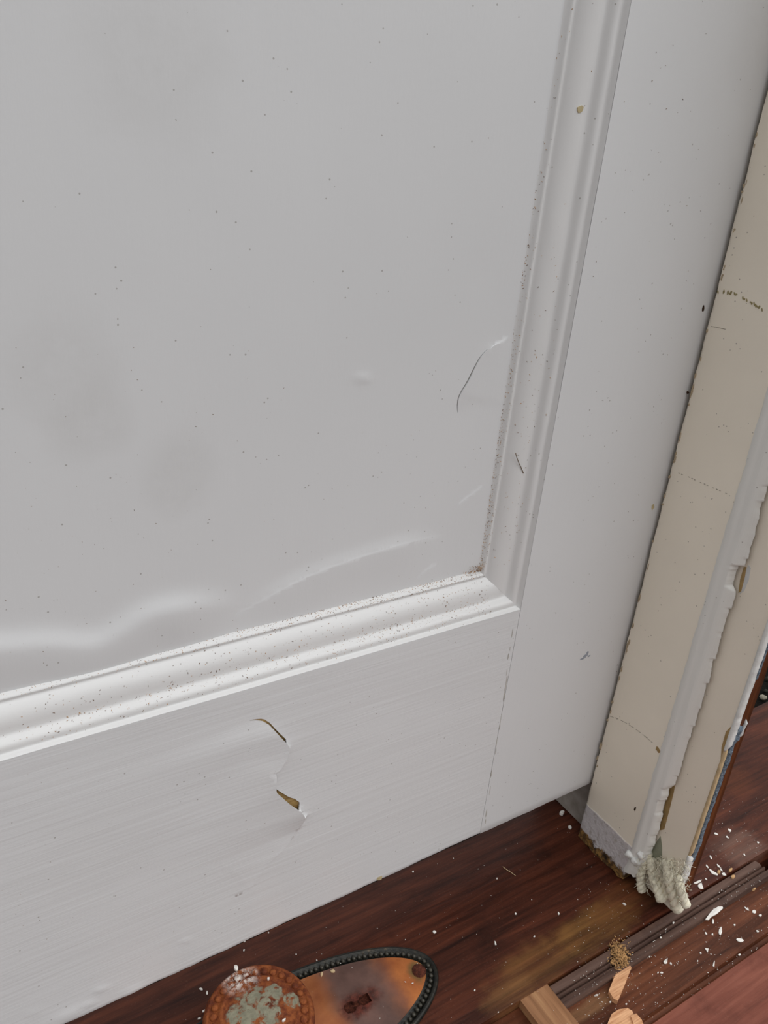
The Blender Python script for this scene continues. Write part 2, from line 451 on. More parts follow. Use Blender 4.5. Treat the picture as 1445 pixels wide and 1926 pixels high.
# bottom rail with the torn paint
def Z7(L): return D2([(400 + a / 4.817, 1300 + b / 4.817) for a, b in L])
o1t = Z7([(330, 270), (365, 259), (400, 253), (440, 250), (470, 256), (520, 288), (570, 343), (620, 393), (664, 434)])
o1b = Z7([(655, 452), (640, 438), (605, 402), (560, 352), (510, 303), (460, 277), (400, 269), (365, 269)])
o2l = Z7([(570, 715), (564, 760), (561, 840), (563, 890), (580, 913), (640, 966), (700, 1018), (768, 1062)])
o2r = Z7([(786, 1030), (787, 1004), (742, 972), (690, 956), (650, 931), (610, 908), (574, 882), (576, 800), (576, 760)])
hole1 = np.concatenate([o1t, o1b]); hole2 = np.concatenate([o2l, o2r])
crack = Z7([(270, 285), (330, 270), (400, 261), (465, 266), (515, 296), (565, 348), (612, 398), (660, 448), (690, 500), (655, 600), (605, 680), (570, 715), (567, 800), (569, 885), (645, 948), (700, 990), (778, 1050), (835, 1135), (812, 1200), (750, 1290)])
crackn = smoothpoly(crack[7:12], 0.0015, 1)
tail = smoothpoly(crack[16:], 0.0015, 1)
crease_r = smoothpoly(D2([(556, 1568), (540, 1592), (517, 1612), (495, 1634), (486, 1655), (462, 1678), (438, 1690)]), 0.002, 2)
def rail_h(P):
    h = waves(P, 0.00016, 14, 40, 3)
    d, t = seg_info(P, crack)
    zc, hz = (crack[0][1] + crack[-1][1]) / 2, abs(crack[0][1] - crack[-1][1]) / 2
    win = np.clip((1.0 - np.abs(P[:, 1] - zc) / hz) * 3.0, 0, 1); win = win * win * (3 - 2 * win)
    side = d < 0                                   # left of the crack in the picture
    h += np.where(side, 0.0024 * win * np.exp(-np.abs(d) / 0.022), 0.0004 * win * np.exp(-np.abs(d) / 0.010))
    d, t = seg_info(P, crease_r); win = np.clip(np.minimum(t, 1 - t) * 4, 0, 1)
    h += np.where(d < 0, 0.00045 * win * np.exp(-np.abs(d) / 0.012), 0)
    for (u, v, r, a) in [(190, 1860, .003, .0007), (168, 1888, .0025, .0006), (130, 1908, .008, .0007), (250, 1862, .006, .0006), (62, 1905, .003, .0003), (350, 1770, .0025, .0005)]:
        q = on_y(u, v, YD); h += a * np.exp(-(((P[:, 0] - q.x) / r) ** 2 + ((P[:, 1] - q.z) / (r * .5)) ** 2))
    return h
lines = [offs(crackn, 0.00012), offs(crackn, -0.00012), offs(tail, 0.0001), offs(tail, -0.0001), offs(crease_r, 0.0001), offs(crease_r, -0.0001)]
lines = [np.array(l)[1:-1] for l in lines]
def bottom_wob(X, Z):
    w = np.array([0.0007 * fn(x * 60, 1.7, 0) + 0.0005 * fn(x * 210, 4.1, 0) for x in X])
    return Z + w * np.clip(1 - (Z - DB) / 0.004, 0, 1)
gx = grid(XL, XO, -0.03, XO, 0.0025, 0.03); gz = grid(DB, ZO, DB, ZO, 0.0022, 0.0022)
rv, rf = skin(XL, XO, DB, ZO, gx, gz, rail_h, lines, [hole1, hole2], rim=0.0010, edges='b', wob=bottom_wob)
cv, cf = box(XL, XO, YD + 0.0008, YD + 0.036, DB + 0.001, ZO - 0.0005)
V, Fc = join((rv, rf), (cv, cf))
part('bottom_rail', V, Fc, [MAT_RAIL, MAT_TAN], door, mi=[0] * len(rf) + [1] * len(cf), sharp=50, label='white bottom rail with a torn paint crack')

# right stile (its long edge is eased) and left stile
def stile_h(P): return waves(P, 0.00012, 30, 6, 9)
gx = grid(XO + 0.0003, XJ - 0.0056, XO, 0.41, 0.004, 0.02); gz = grid(DB - 0.0006, DTOP, DB - 0.001, 0.62, 0.006, 0.05)
rv, rf = skin(gx[0], gx[-1], gz[0], DTOP, gx, gz, stile_h, edge=0.0030, edges='rb', wob=bottom_wob)
cv, cf = box(XO + 0.001, XJ - 0.0036, YD + 0.004, YD + 0.036, DB, DTOP)
V, Fc = join((rv, rf), (cv, cf))
part('stile', V, Fc, [MAT_STILE, MAT_TAN], door, mi=[0] * len(rf) + [1] * len(cf), sharp=60)
V, Fc = beveled_box(DL, XL, YD, YD + 0.036, DB, DTOP, 0.0015); part('stile', V, Fc, MAT_STILE, door, sharp=40)
ZP1 = 0.86                                   # top of the lower panel opening
V, Fc = beveled_box(XL, XO, YD, YD + 0.036, ZP1, ZP1 + 0.17, 0.0008); part('lock_rail', V, Fc, MAT_RAIL, door, sharp=40)
V, Fc = beveled_box(XL, XO, YD, YD + 0.036, DTOP - 0.12, DTOP, 0.0008); part('top_rail', V, Fc, MAT_RAIL, door, sharp=40)

# lower panel with lifted paint
PW = 0.0256
px0, px1, pz0, pz1 = XL + PW - 0.004, XO - PW + 0.004, ZO + PW - 0.004, ZP1 - PW + 0.004
def DPn(L): return D2(L, PANEL_Y)
ridge = smoothpoly(DPn([(-80, 1200), (0, 1203), (95, 1194), (175, 1202), (215, 1180), (270, 1142), (330, 1128), (400, 1122), (455, 1130)]), 0.002)
long_c = smoothpoly(DPn([(440, 1158), (470, 1142), (530, 1106), (600, 1072), (700, 1038), (770, 1018), (835, 1006)]), 0.002)
c2 = smoothpoly(DPn([(860, 950), (880, 934), (910, 911)]), 0.0015)
c3 = smoothpoly(DPn([(783, 1092), (798, 1073), (824, 1058)]), 0.0015)
slit = smoothpoly(DPn([(861, 778), (860, 760), (864, 742), (880, 718), (893, 690), (904, 670), (918, 655), (934, 647), (958, 632)]), 0.0012)
sw = len(slit)
sl_cut = slit[:int(sw * 0.76)]
slitL = np.array(offs(sl_cut, 0.00055)); slitR = np.array(offs(sl_cut, -0.00005))
hole3 = np.concatenate([slitL, slitR[::-1][1:-1]])
tail3 = slit[int(sw * 0.76):]
def panel_h(P):
    h = waves(P, 0.00022, 9, 6, 21)
    d, t = seg_info(P, ridge); win = np.clip((1 - t) * 4, 0, 1)
    h += 0.0024 * win * np.exp(-((d + 0.005) / np.where(d > -0.005, 0.0065, 0.018)) ** 2)
    d, t = seg_info(P, long_c); win = np.clip(np.minimum(t, 1 - t) * 4, 0, 1); win = win * win * (3 - 2 * win)
    h += 0.0008 * win * np.exp(-(d / np.where(d > 0, 0.0035, 0.016)) ** 2)
    for poly, a, r in ((long_c, 0.00009, 0.012), (c2, 0.00009, 0.008), (c3, 0.00007, 0.006)):
        d, t = seg_info(P, poly); win = np.clip(np.minimum(t, 1 - t) * 3.5, 0, 1)
        h += np.where(d < 0, a * win * np.exp(-np.abs(d) / r), 0)
    d, t = seg_info(P, slit); win = np.clip(np.minimum(t, 1 - t) * 4, 0, 1)
    h += np.where(d < 0, 0.0006 * win * np.exp(-np.abs(d) / 0.013), 0.0002 * win * np.exp(-np.abs(d) / 0.006))
    q = on_y(683, 712, PANEL_Y); h += 0.0005 * np.exp(-(((P[:, 0] - q.x) / .004) ** 2 + ((P[:, 1] - q.z) / .0015) ** 2))
    return h
lines = []
for poly in (long_c, c2, c3, tail3):
    lines += [np.array(offs(poly, 0.00012))[1:-1], np.array(offs(poly, -0.00012))[1:-1]]
gx = grid(px0, px1, -0.03, px1, 0.0022, 0.03); gz = grid(pz0, pz1, pz0, 0.57, 0.0022, 0.04)
rv, rf = skin(px0, px1, pz0, pz1, gx, gz, panel_h, lines, [hole3], y=PANEL_Y, rim=0.0008, edge=0.0)
cv, cf = box(px0, px1, PANEL_Y + 0.001, PANEL_Y + 0.009, pz0, pz1)
V, Fc = join((rv, rf), (cv, cf))
part('panel', V, Fc, [MAT_PANEL, MAT_TAN], door, mi=[0] * len(rf) + [1] * len(cf), sharp=50)
UZ0, UZ1 = ZP1 + 0.17, DTOP - 0.12
V, Fc = box(XL, XO, PANEL_Y, PANEL_Y + 0.009, UZ0, UZ1); part('panel', V, Fc, MAT_PANEL, door, smooth=False)

# panel mouldings: one moulded strip per side, mitred
PROF = [(-0.0001, 0.0001), (0.0003, 0.0007), (0.0007, 0.0018), (0.0011, 0.0025), (0.0015, 0.0027), (0.0024, 0.0025), (0.0035, 0.0025), (0.0045, 0.0028), (0.0053, 0.0034), (0.0059, 0.0043), (0.0065, 0.0054), (0.0072, 0.0061), (0.0082, 0.0063),
        (0.0105, 0.0062), (0.0130, 0.0065), (0.0152, 0.0071), (0.0171, 0.0081), (0.0185, 0.0092), (0.0195, 0.0103), (0.0200, 0.0111),
        (0.0208, 0.0112), (0.0216, 0.0107), (0.0222, 0.0107), (0.0227, 0.0114), (0.0233, 0.0125), (0.0240, 0.0132), (0.0248, 0.0136), (0.0258, 0.0138), (0.027, 0.0144)]
def moulding(a, b, inward, seed):
    """a, b: outer corners (x,z); inward: unit direction towards the panel; ends mitred at 45 degrees"""
    a, b, n = np.array(a), np.array(b), np.array(inward); L = np.linalg.norm(b - a); t = (b - a) / L
    K = max(2, int(L / 0.006)); rings = []
    for k in range(K + 1):
        ring = []
        for (s, dpt) in PROF:
            u = s + (L - 2 * s) * k / K
            p = a + t * u + n * s
            w = 0.00022 * fn(u * 45, s * 300, seed) + 0.00012 * fn(u * 160, s * 500, seed + 3)
            ring.append((p[0], YD + dpt + w, p[1]))
        rings.append(ring)
    return loft(rings, closed=False)
for (z0, z1, sd_) in ((ZO, ZP1, 1.3), (UZ0, UZ1, 7.7)):
    for a, b, n in (((XL, z0), (XO, z0), (0, 1)), ((XO, z0), (XO, z1), (-1, 0)), ((XO, z1), (XL, z1), (0, -1)), ((XL, z1), (XL, z0), (1, 0))):
        V, Fc = moulding(a, b, n, sd_); sd_ += 2.1
        part('panel_moulding', V, Fc, MAT_MOULD, door)

# ------------------------------------------------------------------ small flat marks (paint patches, scuffs)
def blob_on(name, pxs, plane, mat, parent, t=0.00025, jitter=0.0, smooth=False, kind=None):
    """thin irregular patch from an outline in pixels; plane(u,v)->Vector, normal towards the viewer given by plane.n"""
    P = [plane(u, v) for u, v in pxs]; n = Vector(plane.n)
    k = len(P); c = sum(P, Vector()) / k
    V = [p - n * 0.0003 for p in P] + [p + n * t for p in P] + [c + n * t * 1.3]
    Fc = [(i, (i + 1) % k, k + (i + 1) % k, k + i) for i in range(k)] + [(k + i, k + (i + 1) % k, 2 * k) for i in range(k)]
    return V, Fc
def mk_plane(kind, val, n):
    f_ = {'x': on_x, 'y': on_y, 'z': on_z}[kind]
    g_ = lambda u, v: f_(u, v, val)
    g_.n = n; return g_
PD = mk_plane('y', YD, (0, -1, 0)); PP = mk_plane('y', PANEL_Y, (0, -1, 0))
rnd = random.Random(4)
def ell(u, v, a, b, ang=0, n=9, j=0.3):
    out = []
    for k in range(n):
        th = -2 * math.pi * k / n; r = 1 + rnd.uniform(-j, j)
        x, y = a * r * math.cos(th), b * r * math.sin(th); c, s = math.cos(math.radians(ang)), math.sin(math.radians(ang))
        out.append((u + x * c - y * s, v + x * s + y * c))
    return out
def mark(name, items, plane, mat, parent, t=0.0002):
    part(name, *join(*[blob_on('', it, plane, mat, None, t) for it in items]), mat, parent, smooth=False)
mark('nick', [ell(1323, 579, 2.2, 6, 8)], PD, MAT_NICK, door)
mark('blue_smear', [ell(1105, 1228, 4, 1.6, -60), ell(1102, 1233, 5, 2.4, -35), ell(1097, 1238, 5, 1.5, -20), ell(1108, 1234, 3, 1, -40), ell(1093, 1240, 2, 1)], PD, MAT_STEEL, door, 0.00012)
mark('yellow_drip', [ell(1228, 953, 2.5, 6, 15)], PD, MAT_YEL, door)
mark('yellow_stain', [ell(456, 1518, 8, 3, -25)], PD, MAT_YEL, door, 0.0001)
mark('yellow_stain', [ell(715, 1651, 6, 3, -30)], PD, MAT_YEL, door, 0.0001)
PMV = mk_plane('y', YD + 0.0068, (0, -1, 0))
mark('yellow_drip', [ell(1092, 206, 5, 7, 10)], mk_plane('y', YD + 0.0064, (0, -1, 0)), MAT_YEL, door, 0.0002)
# flaked line where stile meets rail
jl = []
for k in range(26):
    v = 1190 + 370 * k / 25.0; u = 970 - (v - 1150) * 0.146 + rnd.uniform(-2, 2)
    if rnd.random() < 0.6: jl.append(ell(u, v, rnd.uniform(0.4, 1.1), rnd.uniform(4, 11), 9, 7))
mark('joint_crack', jl, PD, MAT_HAIRC, door, 0.00012)

# ------------------------------------------------------------------ the jamb
XS, SB = 0.393, 0.2853                       # face and back edge of the stop
jamb = root('trim_1', (0.41, 0.25, 0.0))
tag(jamb, 'cream painted door jamb with chipped stop standing beside the white door', 'door jamb', kind='structure')
JF, JT = 0.2037, 0.0175                      # front edge, thickness
V, Fc = [], []
jr = []
zs = grid(0.004, 2.05, 0.0, 0.6, 0.004, 0.05)
for z in zs:
    w = 0.0004 * fn(0, z * 50, 3)
    low = max(0.0, 1 - z / 0.02)
    jr.append([(XJ, 0.345, z), (XJ + w * .4, JF + 0.0005, z), (XJ + 0.0005, JF + w, z), (XJ + 0.0045, JF + w, z), (XJ + JT - 0.001, JF + 0.0006 + w * 1.5, z), (XJ + JT, JF + 0.0018, z), (XJ + JT, 0.345, z)])
V, Fc = loft(jr)
mi = [0 if i % 7 in (0, 1) else 1 for i in range(len(Fc))]
part('jamb_board', V, Fc, [MAT_CREAM2, MAT_EDGEB], jamb, mi=mi, sharp=35)
# grey unpainted strip of the jamb behind the stop
V, Fc = box(XJ - 0.0004, XJ + 0.001, SB - 0.002, 0.344, 0.002, 0.05); part('bare_strip', V, Fc, MAT_GREY, jamb, smooth=False)
# the stop: flat face + painted nose
def stop_ring(z):
    e = 0.0005 * fn(z * 70, 2.2, 0) + 0.0004 * fn(z * 210, 5.2, 0)
    rot = max(0.0, 1 - z / 0.012)
    x = XS + 0.0002 * fn(z * 30, 0, 8)
    pts = [(XJ + 0.0003, SB - 0.0004), (XS + 0.0016, SB + e - 0.0002), (XS + 0.0004, SB - 0.0008 + e), (x, SB - 0.0024 + e)]
    for k in range(1, 10):
        y = SB - 0.0024 - (SB - 0.0024 - 0.2390) * k / 9
        pts.append((x + rot * 0.002 * (fn(y * 200, z * 200, 1)) , y))
    pts.append((XJ + 0.0003, 0.2390))
    zz = lambda y: z
    return [(px_, y, z + (rot * (0.004 * fn(y * 120, 3.3, 0) + 0.003 * fn(y * 330, 1.3, 0)))) for px_, y in pts]
zs = grid(0.001, 2.05, 0.0, 0.6, 0.0025, 0.05)
V, Fc = loft([stop_ring(max(z, 0.001)) for z in zs]); part('stop', V, Fc, MAT_CREAM, jamb, sharp=50)
gap_lo, gap_hi = on_x(1392, 1120, 0.398).z, on_x(1400, 1068, 0.398).z
tear_lo, tear_hi = on_x(1250, 1560, 0.398).z, on_x(1268, 1478, 0.398).z
def nose_end(z):
    cell = z * 85 + 0.8 * fn(z * 30, 0, 4); ci = math.floor(cell)
    stp = fn(ci * 3.37, 1.1, 0.5)
    jag = 0.0006 * fn(z * 230, 7.7, 0) + 0.0005 * abs(fn(z * 700, 2.7, 0))
    y_end = 0.2259 + jag + 0.0016 * max(-0.4, stp) + 0.0007 * (cell - ci)
    if gap_lo < z < gap_hi: y_end += 0.0036 * min(1, (z - gap_lo) / 0.004, (gap_hi - z) / 0.0009)
    if z < tear_hi: y_end += 0.0024 * min(1, (tear_hi - z) / 0.006)
    return y_end
def nose_ring(z):
    y_end = nose_end(z)
    lft = 0.2395 + 0.0008 * fn(z * 55, 3.9, 0) + 0.0005 * fn(z * 190, 8.8, 0)
    rowy = [lft, 0.2384, 0.2368, 0.2350, 0.2335, 0.2318, 0.2302, 0.2288, 0.2274]
    rowx = [XS - 0.0001, XS - 0.0007, XS - 0.0008, XS - 0.0003, XS + 0.0010, XS + 0.0011, XS + 0.0022, XS + 0.0036, XS + 0.0056]
    k = 0.2274 - 0.2262
    pts = [(rx_, max(ry_, y_end + 0.0004 * (9 - i))) for i, (rx_, ry_) in enumerate(zip(rowx, rowy))]
    pts += [(XS + 0.0068, y_end), (XS + 0.0073, y_end + 0.0005), (XS + 0.0060, y_end + 0.0016), (XS + 0.0052, max(0.2330, y_end + 0.004)), (XS + 0.0094, 0.2386), (XS + 0.0094, 0.2392)]
    low = max(0.0, 1 - z / 0.016)
    return [(a + 0.00015 * fn(a * 300, b * 200, z * 60), b + low * 0.003, z + low * 0.010 * abs(fn(b * 150, 0.3, 0))) for a, b in pts]
zs = grid(0.010, 2.05, 0.0, 0.6, 0.0008, 0.05)
V, Fc = loft([nose_ring(z) for z in zs]); part('stop_nose', V, Fc, MAT_BEAD, jamb, sharp=60, label='worn whitish moulded nose of the stop')
# old paint layers showing on the jamb face beside the torn nose
PJ = mk_plane('x', XJ, (-1, 0, 0)); PS = mk_plane('x', XS, (-1, 0, 0))
mark('tan_paint_patch', [[(1272, 1468), (1262, 1478), (1252, 1510), (1243, 1545), (1240, 1562), (1250, 1560), (1258, 1530), (1268, 1490)]], PJ, MAT_TANP, jamb, 0.00015)
mark('green_paint_patch', [[(1243, 1572), (1231, 1590), (1222, 1612), (1232, 1632), (1246, 1622), (1246, 1592)]], PJ, MAT_GREENP, jamb, 0.00015)
mark('pale_patch', [[(1408, 1062), (1398, 1090), (1392, 1117), (1400, 1112), (1409, 1090), (1413, 1068)]], PJ, MAT_PALE, jamb, 0.00015)
mark('tan_paint_patch', [[(1400, 1066), (1393, 1090), (1390, 1115), (1395, 1112), (1402, 1085), (1405, 1066)]], PJ, MAT_TANP, jamb, 0.0003)
mark('tan_paint_patch', [[(1376, 1366), (1366, 1376), (1358, 1405), (1356, 1432), (1364, 1420), (1372, 1398), (1378, 1374)]], PJ, MAT_TANP, jamb, 0.0002)
# scuffs
sc = []
for k in range(24):
    s = k / 23.0; u = 1351 + 82 * s; v = 547 + 8 * s + 26 * s * s
    if rnd.random() < 0.8: sc.append(ell(u + rnd.uniform(-1, 1), v + rnd.uniform(-2, 2), rnd.uniform(0.8, 2), rnd.uniform(1.5, 4.5), rnd.uniform(-30, 30), 6))
mark('olive_scuff', sc, PS, MAT_OLIVE, jamb, 0.00012)
sc = [ell(1340 + 24 * k / 9, 614 + 5 * k / 9, 2.2, 0.7, 8, 6) for k in range(10)]
mark('grey_scuff', sc, PS, MAT_PENCIL, jamb, 0.00012)
sc = [ell(1278 + 88 * k / 15 + rnd.uniform(-1, 1), 890 + 38 * k / 15, 2.0, 0.7, 22, 6) for k in range(16) if k % 4 != 2]
mark('grey_scuff', sc, PS, MAT_PENCIL, jamb, 0.00012)
sc = [ell(1146 + 84 * k / 26, 1347 + 10 * k / 26 + 42 * (k / 26) ** 1.6, 2.2, 0.5, 25, 6) for k in range(27) if rnd.random() < 0.7]
mark('hairline_scuff', sc, PS, MAT_PENCIL, jamb, 0.00012)
mark('dent', [ell(1238, 1410, 3, 5.5, -25)], PS, MAT_TANP, jamb, 0.0002)
ed = []
for k in range(46):
    v = rnd.uniform(180, 1500); u = 1444 - (v - 163) * 0.2555 + rnd.uniform(2, 7)
    ed.append(ell(u, v, rnd.uniform(0.8, 2.0), rnd.uniform(2, 7), 14, 7))
mark('worn_edge', ed, PS, MAT_EDGE, jamb, 0.00012)
mark('nick', [ell(1195, 1521, 1.6, 4, 10), ell(1294, 738, 2, 3), ell(1158, 1262, 2, 4)], PS, MAT_NICK, jamb, 0.00015)
# filler along the front corner of the jamb: white, then blue-grey
def strip(z0, z1, x0f, x1f, y0f, thick, step=0.0014, seed=0):
    rings = []; n = max(3, int((z1 - z0) / step))
    for k in range(n + 1):
        z = z0 + (z1 - z0) * k / n
        e = min(1, k / 3, (n - k) / 3) * 0.9 + 0.1
        a, b = x0f(z), x1f(z); b = a + (b - a) * e; th = thick * e * (1 + 0.4 * fn(z * 260, seed, 0))
        y = y0f(z)
        rings.append([(a, y + 0.0012, z), (a, y - th * 0.4, z), (a + (b - a) * .25, y - th, z), (a + (b - a) * .7, y - th * (0.9 + 0.3 * fn(z * 400, seed, 5)), z), (b, y - th * .4, z), (b, y + 0.0012, z)])
    return loft(rings)
zt = on_y(1372, 1410, JF).z
V, Fc = strip(zt, 0.62, lambda z: XJ - 0.0006 + 0.0006 * fn(z * 60, 1, 0), lambda z: XJ + 0.0050 + 0.0010 * fn(z * 90, 2, 0), lambda z: JF, 0.0013, seed=1)
part('white_filler', V, Fc, MAT_WCAULK, jamb, label='white filler along the jamb corner')
V, Fc = strip(0.055, zt + 0.004, lambda z: XJ - 0.0004 + 0.0004 * fn(z * 60, 3, 0), lambda z: XJ + 0.0026 + 0.0006 * fn(z * 120, 4, 0), lambda z: JF, 0.0007, seed=2)
part('tan_filler', V, Fc, MAT_CHIPC, jamb)
V, Fc = strip(0.047, zt + 0.016, lambda z: XJ + 0.0026, lambda z: XJ + 0.0072 + 0.0016 * fn(z * 70, 5, 0) + 0.0008 * fn(z * 400, 6, 0), lambda z: JF, 0.0013, 0.0010, 3)
part('blue_filler', V, Fc, MAT_BLUE, jamb, label='rough blue-grey filler on the jamb edge')
zb = on_y(1432, 1255, JF).z
V, Fc = strip(zb - 0.010, zb + 0.022, lambda z: XJ + 0.0046, lambda z: XJ + 0.0070 + 0.001 * fn(z * 200, 8, 0), lambda z: JF, 0.0012, 0.001, 4)
part('blue_filler', V, Fc, MAT_BLUE, jamb)
V, Fc = strip(0.026, 0.056, lambda z: XJ - 0.0008, lambda z: XJ + 0.0060 + 0.0012 * fn(z * 150, 9, 0), lambda z: JF, 0.0012, 0.001, 5)
part('white_filler', V, Fc, MAT_WCAULK, jamb)
# a torn lip of filler sticking out at the outer corner
z0 = on_y(1395, 1378, JF).z
V, Fc = strip(z0 - 0.004, z0 + 0.010, lambda z: XJ + 0.0092 + (z - z0) * 0.20 + 0.0006 * fn(z * 300, 1, 1), lambda z: XJ + 0.0112 + (z - z0) * 0.26 + 0.001 * fn(z * 260, 2, 1), lambda z: JF, 0.0012, 0.0008, 6)
part('filler_lip', V, Fc, MAT_PALE, jamb)
V, Fc = strip(z0 - 0.006, z0 + 0.008, lambda z: XJ + 0.0042, lambda z: XJ + 0.0095 + 0.0015 * fn(z * 240, 3, 1), lambda z: JF, 0.0016, 0.0008, 7)
part('blue_filler', V, Fc, MAT_BLUE, jamb)

# ------------------------------------------------------------------ the brown door lying flat
SY0, SY1 = 0.2067, 0.3216                    # inner and outer edge of its near stile
MX0, MX1 = 0.2703, 0.2925                    # muntin
BX0, BX1, BY0 = -0.62, 1.40, -0.44
GX = 0.4985                                  # where the moulding strip breaks off
bd = root('door_leaf', (0.2, 0.1, -0.036))
tag(bd, 'dark brown varnished wooden door lying flat under the white door', 'door')
V, Fc = [], []
def slab(x0, x1, y0, y1, z0, z1, mat, name, r=0.0010, label=None):
    V, Fc = beveled_box(x0, x1, y0, y1, z0, z1, r); return part(name, V, Fc, mat, bd, sharp=40, label=label)
slab(BX0, BX1, SY0, SY1, -0.036, 0.0, MAT_STILEB, 'stile')
slab(BX0, BX1, BY0, BY0 + 0.115, -0.036, 0.0, MAT_STILEB, 'stile')
slab(MX0, MX1, BY0 + 0.114, SY0 + 0.0004, -0.034, -0.0004, MAT_RAWB, 'muntin', 0.0007, 'scraped bare wood muntin')
RX = GX + 0.030
slab(RX, RX + 0.12, BY0 + 0.114, SY0 + 0.0004, -0.036, -0.0002, MAT_STILEB, 'rail')
slab(BX0, BX0 + 0.12, BY0 + 0.114, SY0 + 0.0004, -0.036, -0.0002, MAT_STILEB, 'rail')
slab(BX1 - 0.2, BX1, BY0 + 0.114, SY0 + 0.0004, -0.036, -0.0002, MAT_STILEB, 'rail')
PZ = -0.0065
slab(RX + 0.119, BX1 - 0.199, BY0 + 0.114, SY0, -0.026, PZ, MAT_PANELB, 'panel')
slab(BX0 + 0.119, MX0 + 0.0004, BY0 + 0.114, SY0, -0.026, PZ, MAT_PANELB, 'panel')
# right-hand panel: margin, deep groove in the same varnish, raised red field
fy = on_z(1335, 1842, PZ).y
yy = [(SY0 - 0.0125, PZ - 0.0002, 0), (fy + 0.0032, PZ, 0), (fy + 0.0026, PZ - 0.0040, 1), (fy + 0.0004, PZ - 0.0048, 1), (fy - 0.0016, PZ - 0.0040, 1), (fy - 0.0022, PZ + 0.0004, 2), (BY0 + 0.114, PZ + 0.0004, 2)]
PXR = GX + 0.0035
V, Fc, mi = [], [], []
for (y, z, k) in yy: V += [(MX1 - 0.0004, y, z), (PXR, y, z)]
for i in range(len(yy) - 1): Fc.append((2 * i, 2 * i + 2, 2 * i + 3, 2 * i + 1)); mi.append(max(yy[i][2], yy[i + 1][2]) if yy[i][2] != 0 or yy[i + 1][2] == 0 else 1)
mi = [0, 1, 1, 1, 1, 2]
k = len(V); cv, cf = box(MX1 - 0.0004, PXR, BY0 + 0.114, SY0 - 0.0125, -0.026, PZ - 0.0052)
V += cv; Fc += [tuple(i + k for i in q) for q in cf]; mi += [0] * len(cf)
part('panel', V, Fc, [MAT_PANELB, MAT_PANELB, MAT_FIELDB], bd, smooth=False, mi=mi, label='brown panel with a groove round its red field')
# panel strip moulding along the stile
BP = [(0.0004, -0.0046), (0.0006, -0.0012), (0.0011, -0.0006), (0.0042, -0.0008), (0.0056, -0.0018), (0.0064, -0.0034), (0.0070, -0.0016), (0.0078, -0.0011), (0.0085, -0.0018), (0.0090, -0.0042), (0.0097, -0.0043), (0.0102, -0.0022), (0.0120, -0.0019), (0.0140, -0.0023), (0.0147, -0.0034), (0.0148, -0.0075), (0.0004, -0.0075)]
def strip_moulding(x0, x1, y):
    rings = []; n = max(2, int((x1 - x0) / 0.005))
    for k in range(n + 1):
        x = x0 + (x1 - x0) * k / n
        rings.append([(x + (s * 0.35 if k == n else 0), y - s, z + 0.0002 * fn(x * 120, s * 500, 2)) for s, z in BP])
    return loft(rings)
V, Fc = strip_moulding(MX1 + 0.0002, GX, SY0 - 0.0008); part('moulding', V, Fc, MAT_MOULDB, bd, sharp=40)

m = M('rust_dark', 0.85, 0.2, 0.2)
m.color(m.ramp(m.noise(420, detail=6, rough=0.75), [(0.35, lin((44, 24, 18))), (0.6, lin((104, 56, 42))), (0.8, lin((140, 92, 60)))]))
m.bump(m.noise(520, detail=4, rough=0.7), 0.8, 0.002)
MAT_RUSTD = m.m
# escutcheon with beaded rim and keyhole
EC, EA, EB = Vector((0.137, 0.2515, 0.0)), 0.1, 0.0378
BDL = Vector((0.2, 0.1, -0.036))
m = M('copper_plate', 0.38, 0.5, 0.55)
band = m.math('MULTIPLY_ADD', m.noise(30, detail=5, rough=0.6), 0.020, m.axis(0))
cop = m.ramp(m.noise(60, detail=5, rough=0.65), [(0.3, lin((168, 92, 50))), (0.7, lin((206, 128, 70)))])
ox = m.ramp(m.noise(45, detail=6, rough=0.6), [(0.3, lin((92, 72, 66))), (0.7, lin((132, 100, 90)))])
a = m.smooth(band, 0.205, 0.226); b = m.smooth(band, 0.186, 0.172)
c = m.mix(m.math('MAXIMUM', a, m.math('MULTIPLY', b, 0.75)), ox, cop)
kh = on_z(672, 1890, 0.002); sc_ = on_z(788, 1827, 0.002)
rust = m.ramp(m.noise(260, detail=6, rough=0.75), [(0.35, lin((52, 26, 20))), (0.65, lin((124, 62, 48)))])
c = m.mix(m.blob((kh.x + 0.002, kh.y, 0.002), (0.017, 0.011, 0.03), 0.5, 160), c, rust)
c = m.mix(m.blob((sc_.x - 0.001, sc_.y, 0.002), (0.009, 0.009, 0.03), 0.4, 200), c, lin((126, 98, 58)))
m.color(c); m.rough(m.math('MULTIPLY_ADD', m.noise(90, detail=5), 0.4, 0.22))
m.bump(m.noise(240, detail=4), 0.12, 0.001)
MAT_COP = m.m
m = M('blackened_rim', 0.38, 0.5, 0.5)
m.color(m.ramp(m.noise(210, detail=5, rough=0.7), [(0.35, (0.008, 0.009, 0.008, 1)), (0.6, lin((46, 44, 38))), (0.75, lin((96, 80, 58)))]))
m.bump(m.noise(400, detail=4), 0.3, 0.001)
MAT_RIM = m.m
MAT_BEADM = plain('tarnished_bead', (74, 70, 60), 0.36, 0.6, 0.5, 300, 0.4)
def epts(inset, n=120):
    out = []
    for k in range(n):
        th = 2 * math.pi * k / n; a, b = EA * math.cos(th), EB * math.sin(th)
        nx, ny = math.cos(th) / EA, math.sin(th) / EB; l = math.hypot(nx, ny)
        out.append((EC.x + a - nx / l * inset, EC.y + b - ny / l * inset))
    return out
rimprof = [(0.0, -0.0003), (0.0001, 0.0012), (0.0007, 0.0024), (0.0016, 0.0029), (0.0025, 0.0026), (0.0030, 0.0014), (0.0050, 0.0010), (0.0072, 0.0014), (0.0076, 0.0021), (0.0082, 0.0023)]
rings = [[(x, y, z) for x, y in epts(i)] for i, z in rimprof]
RIMVF = loft(rings, caps=False)
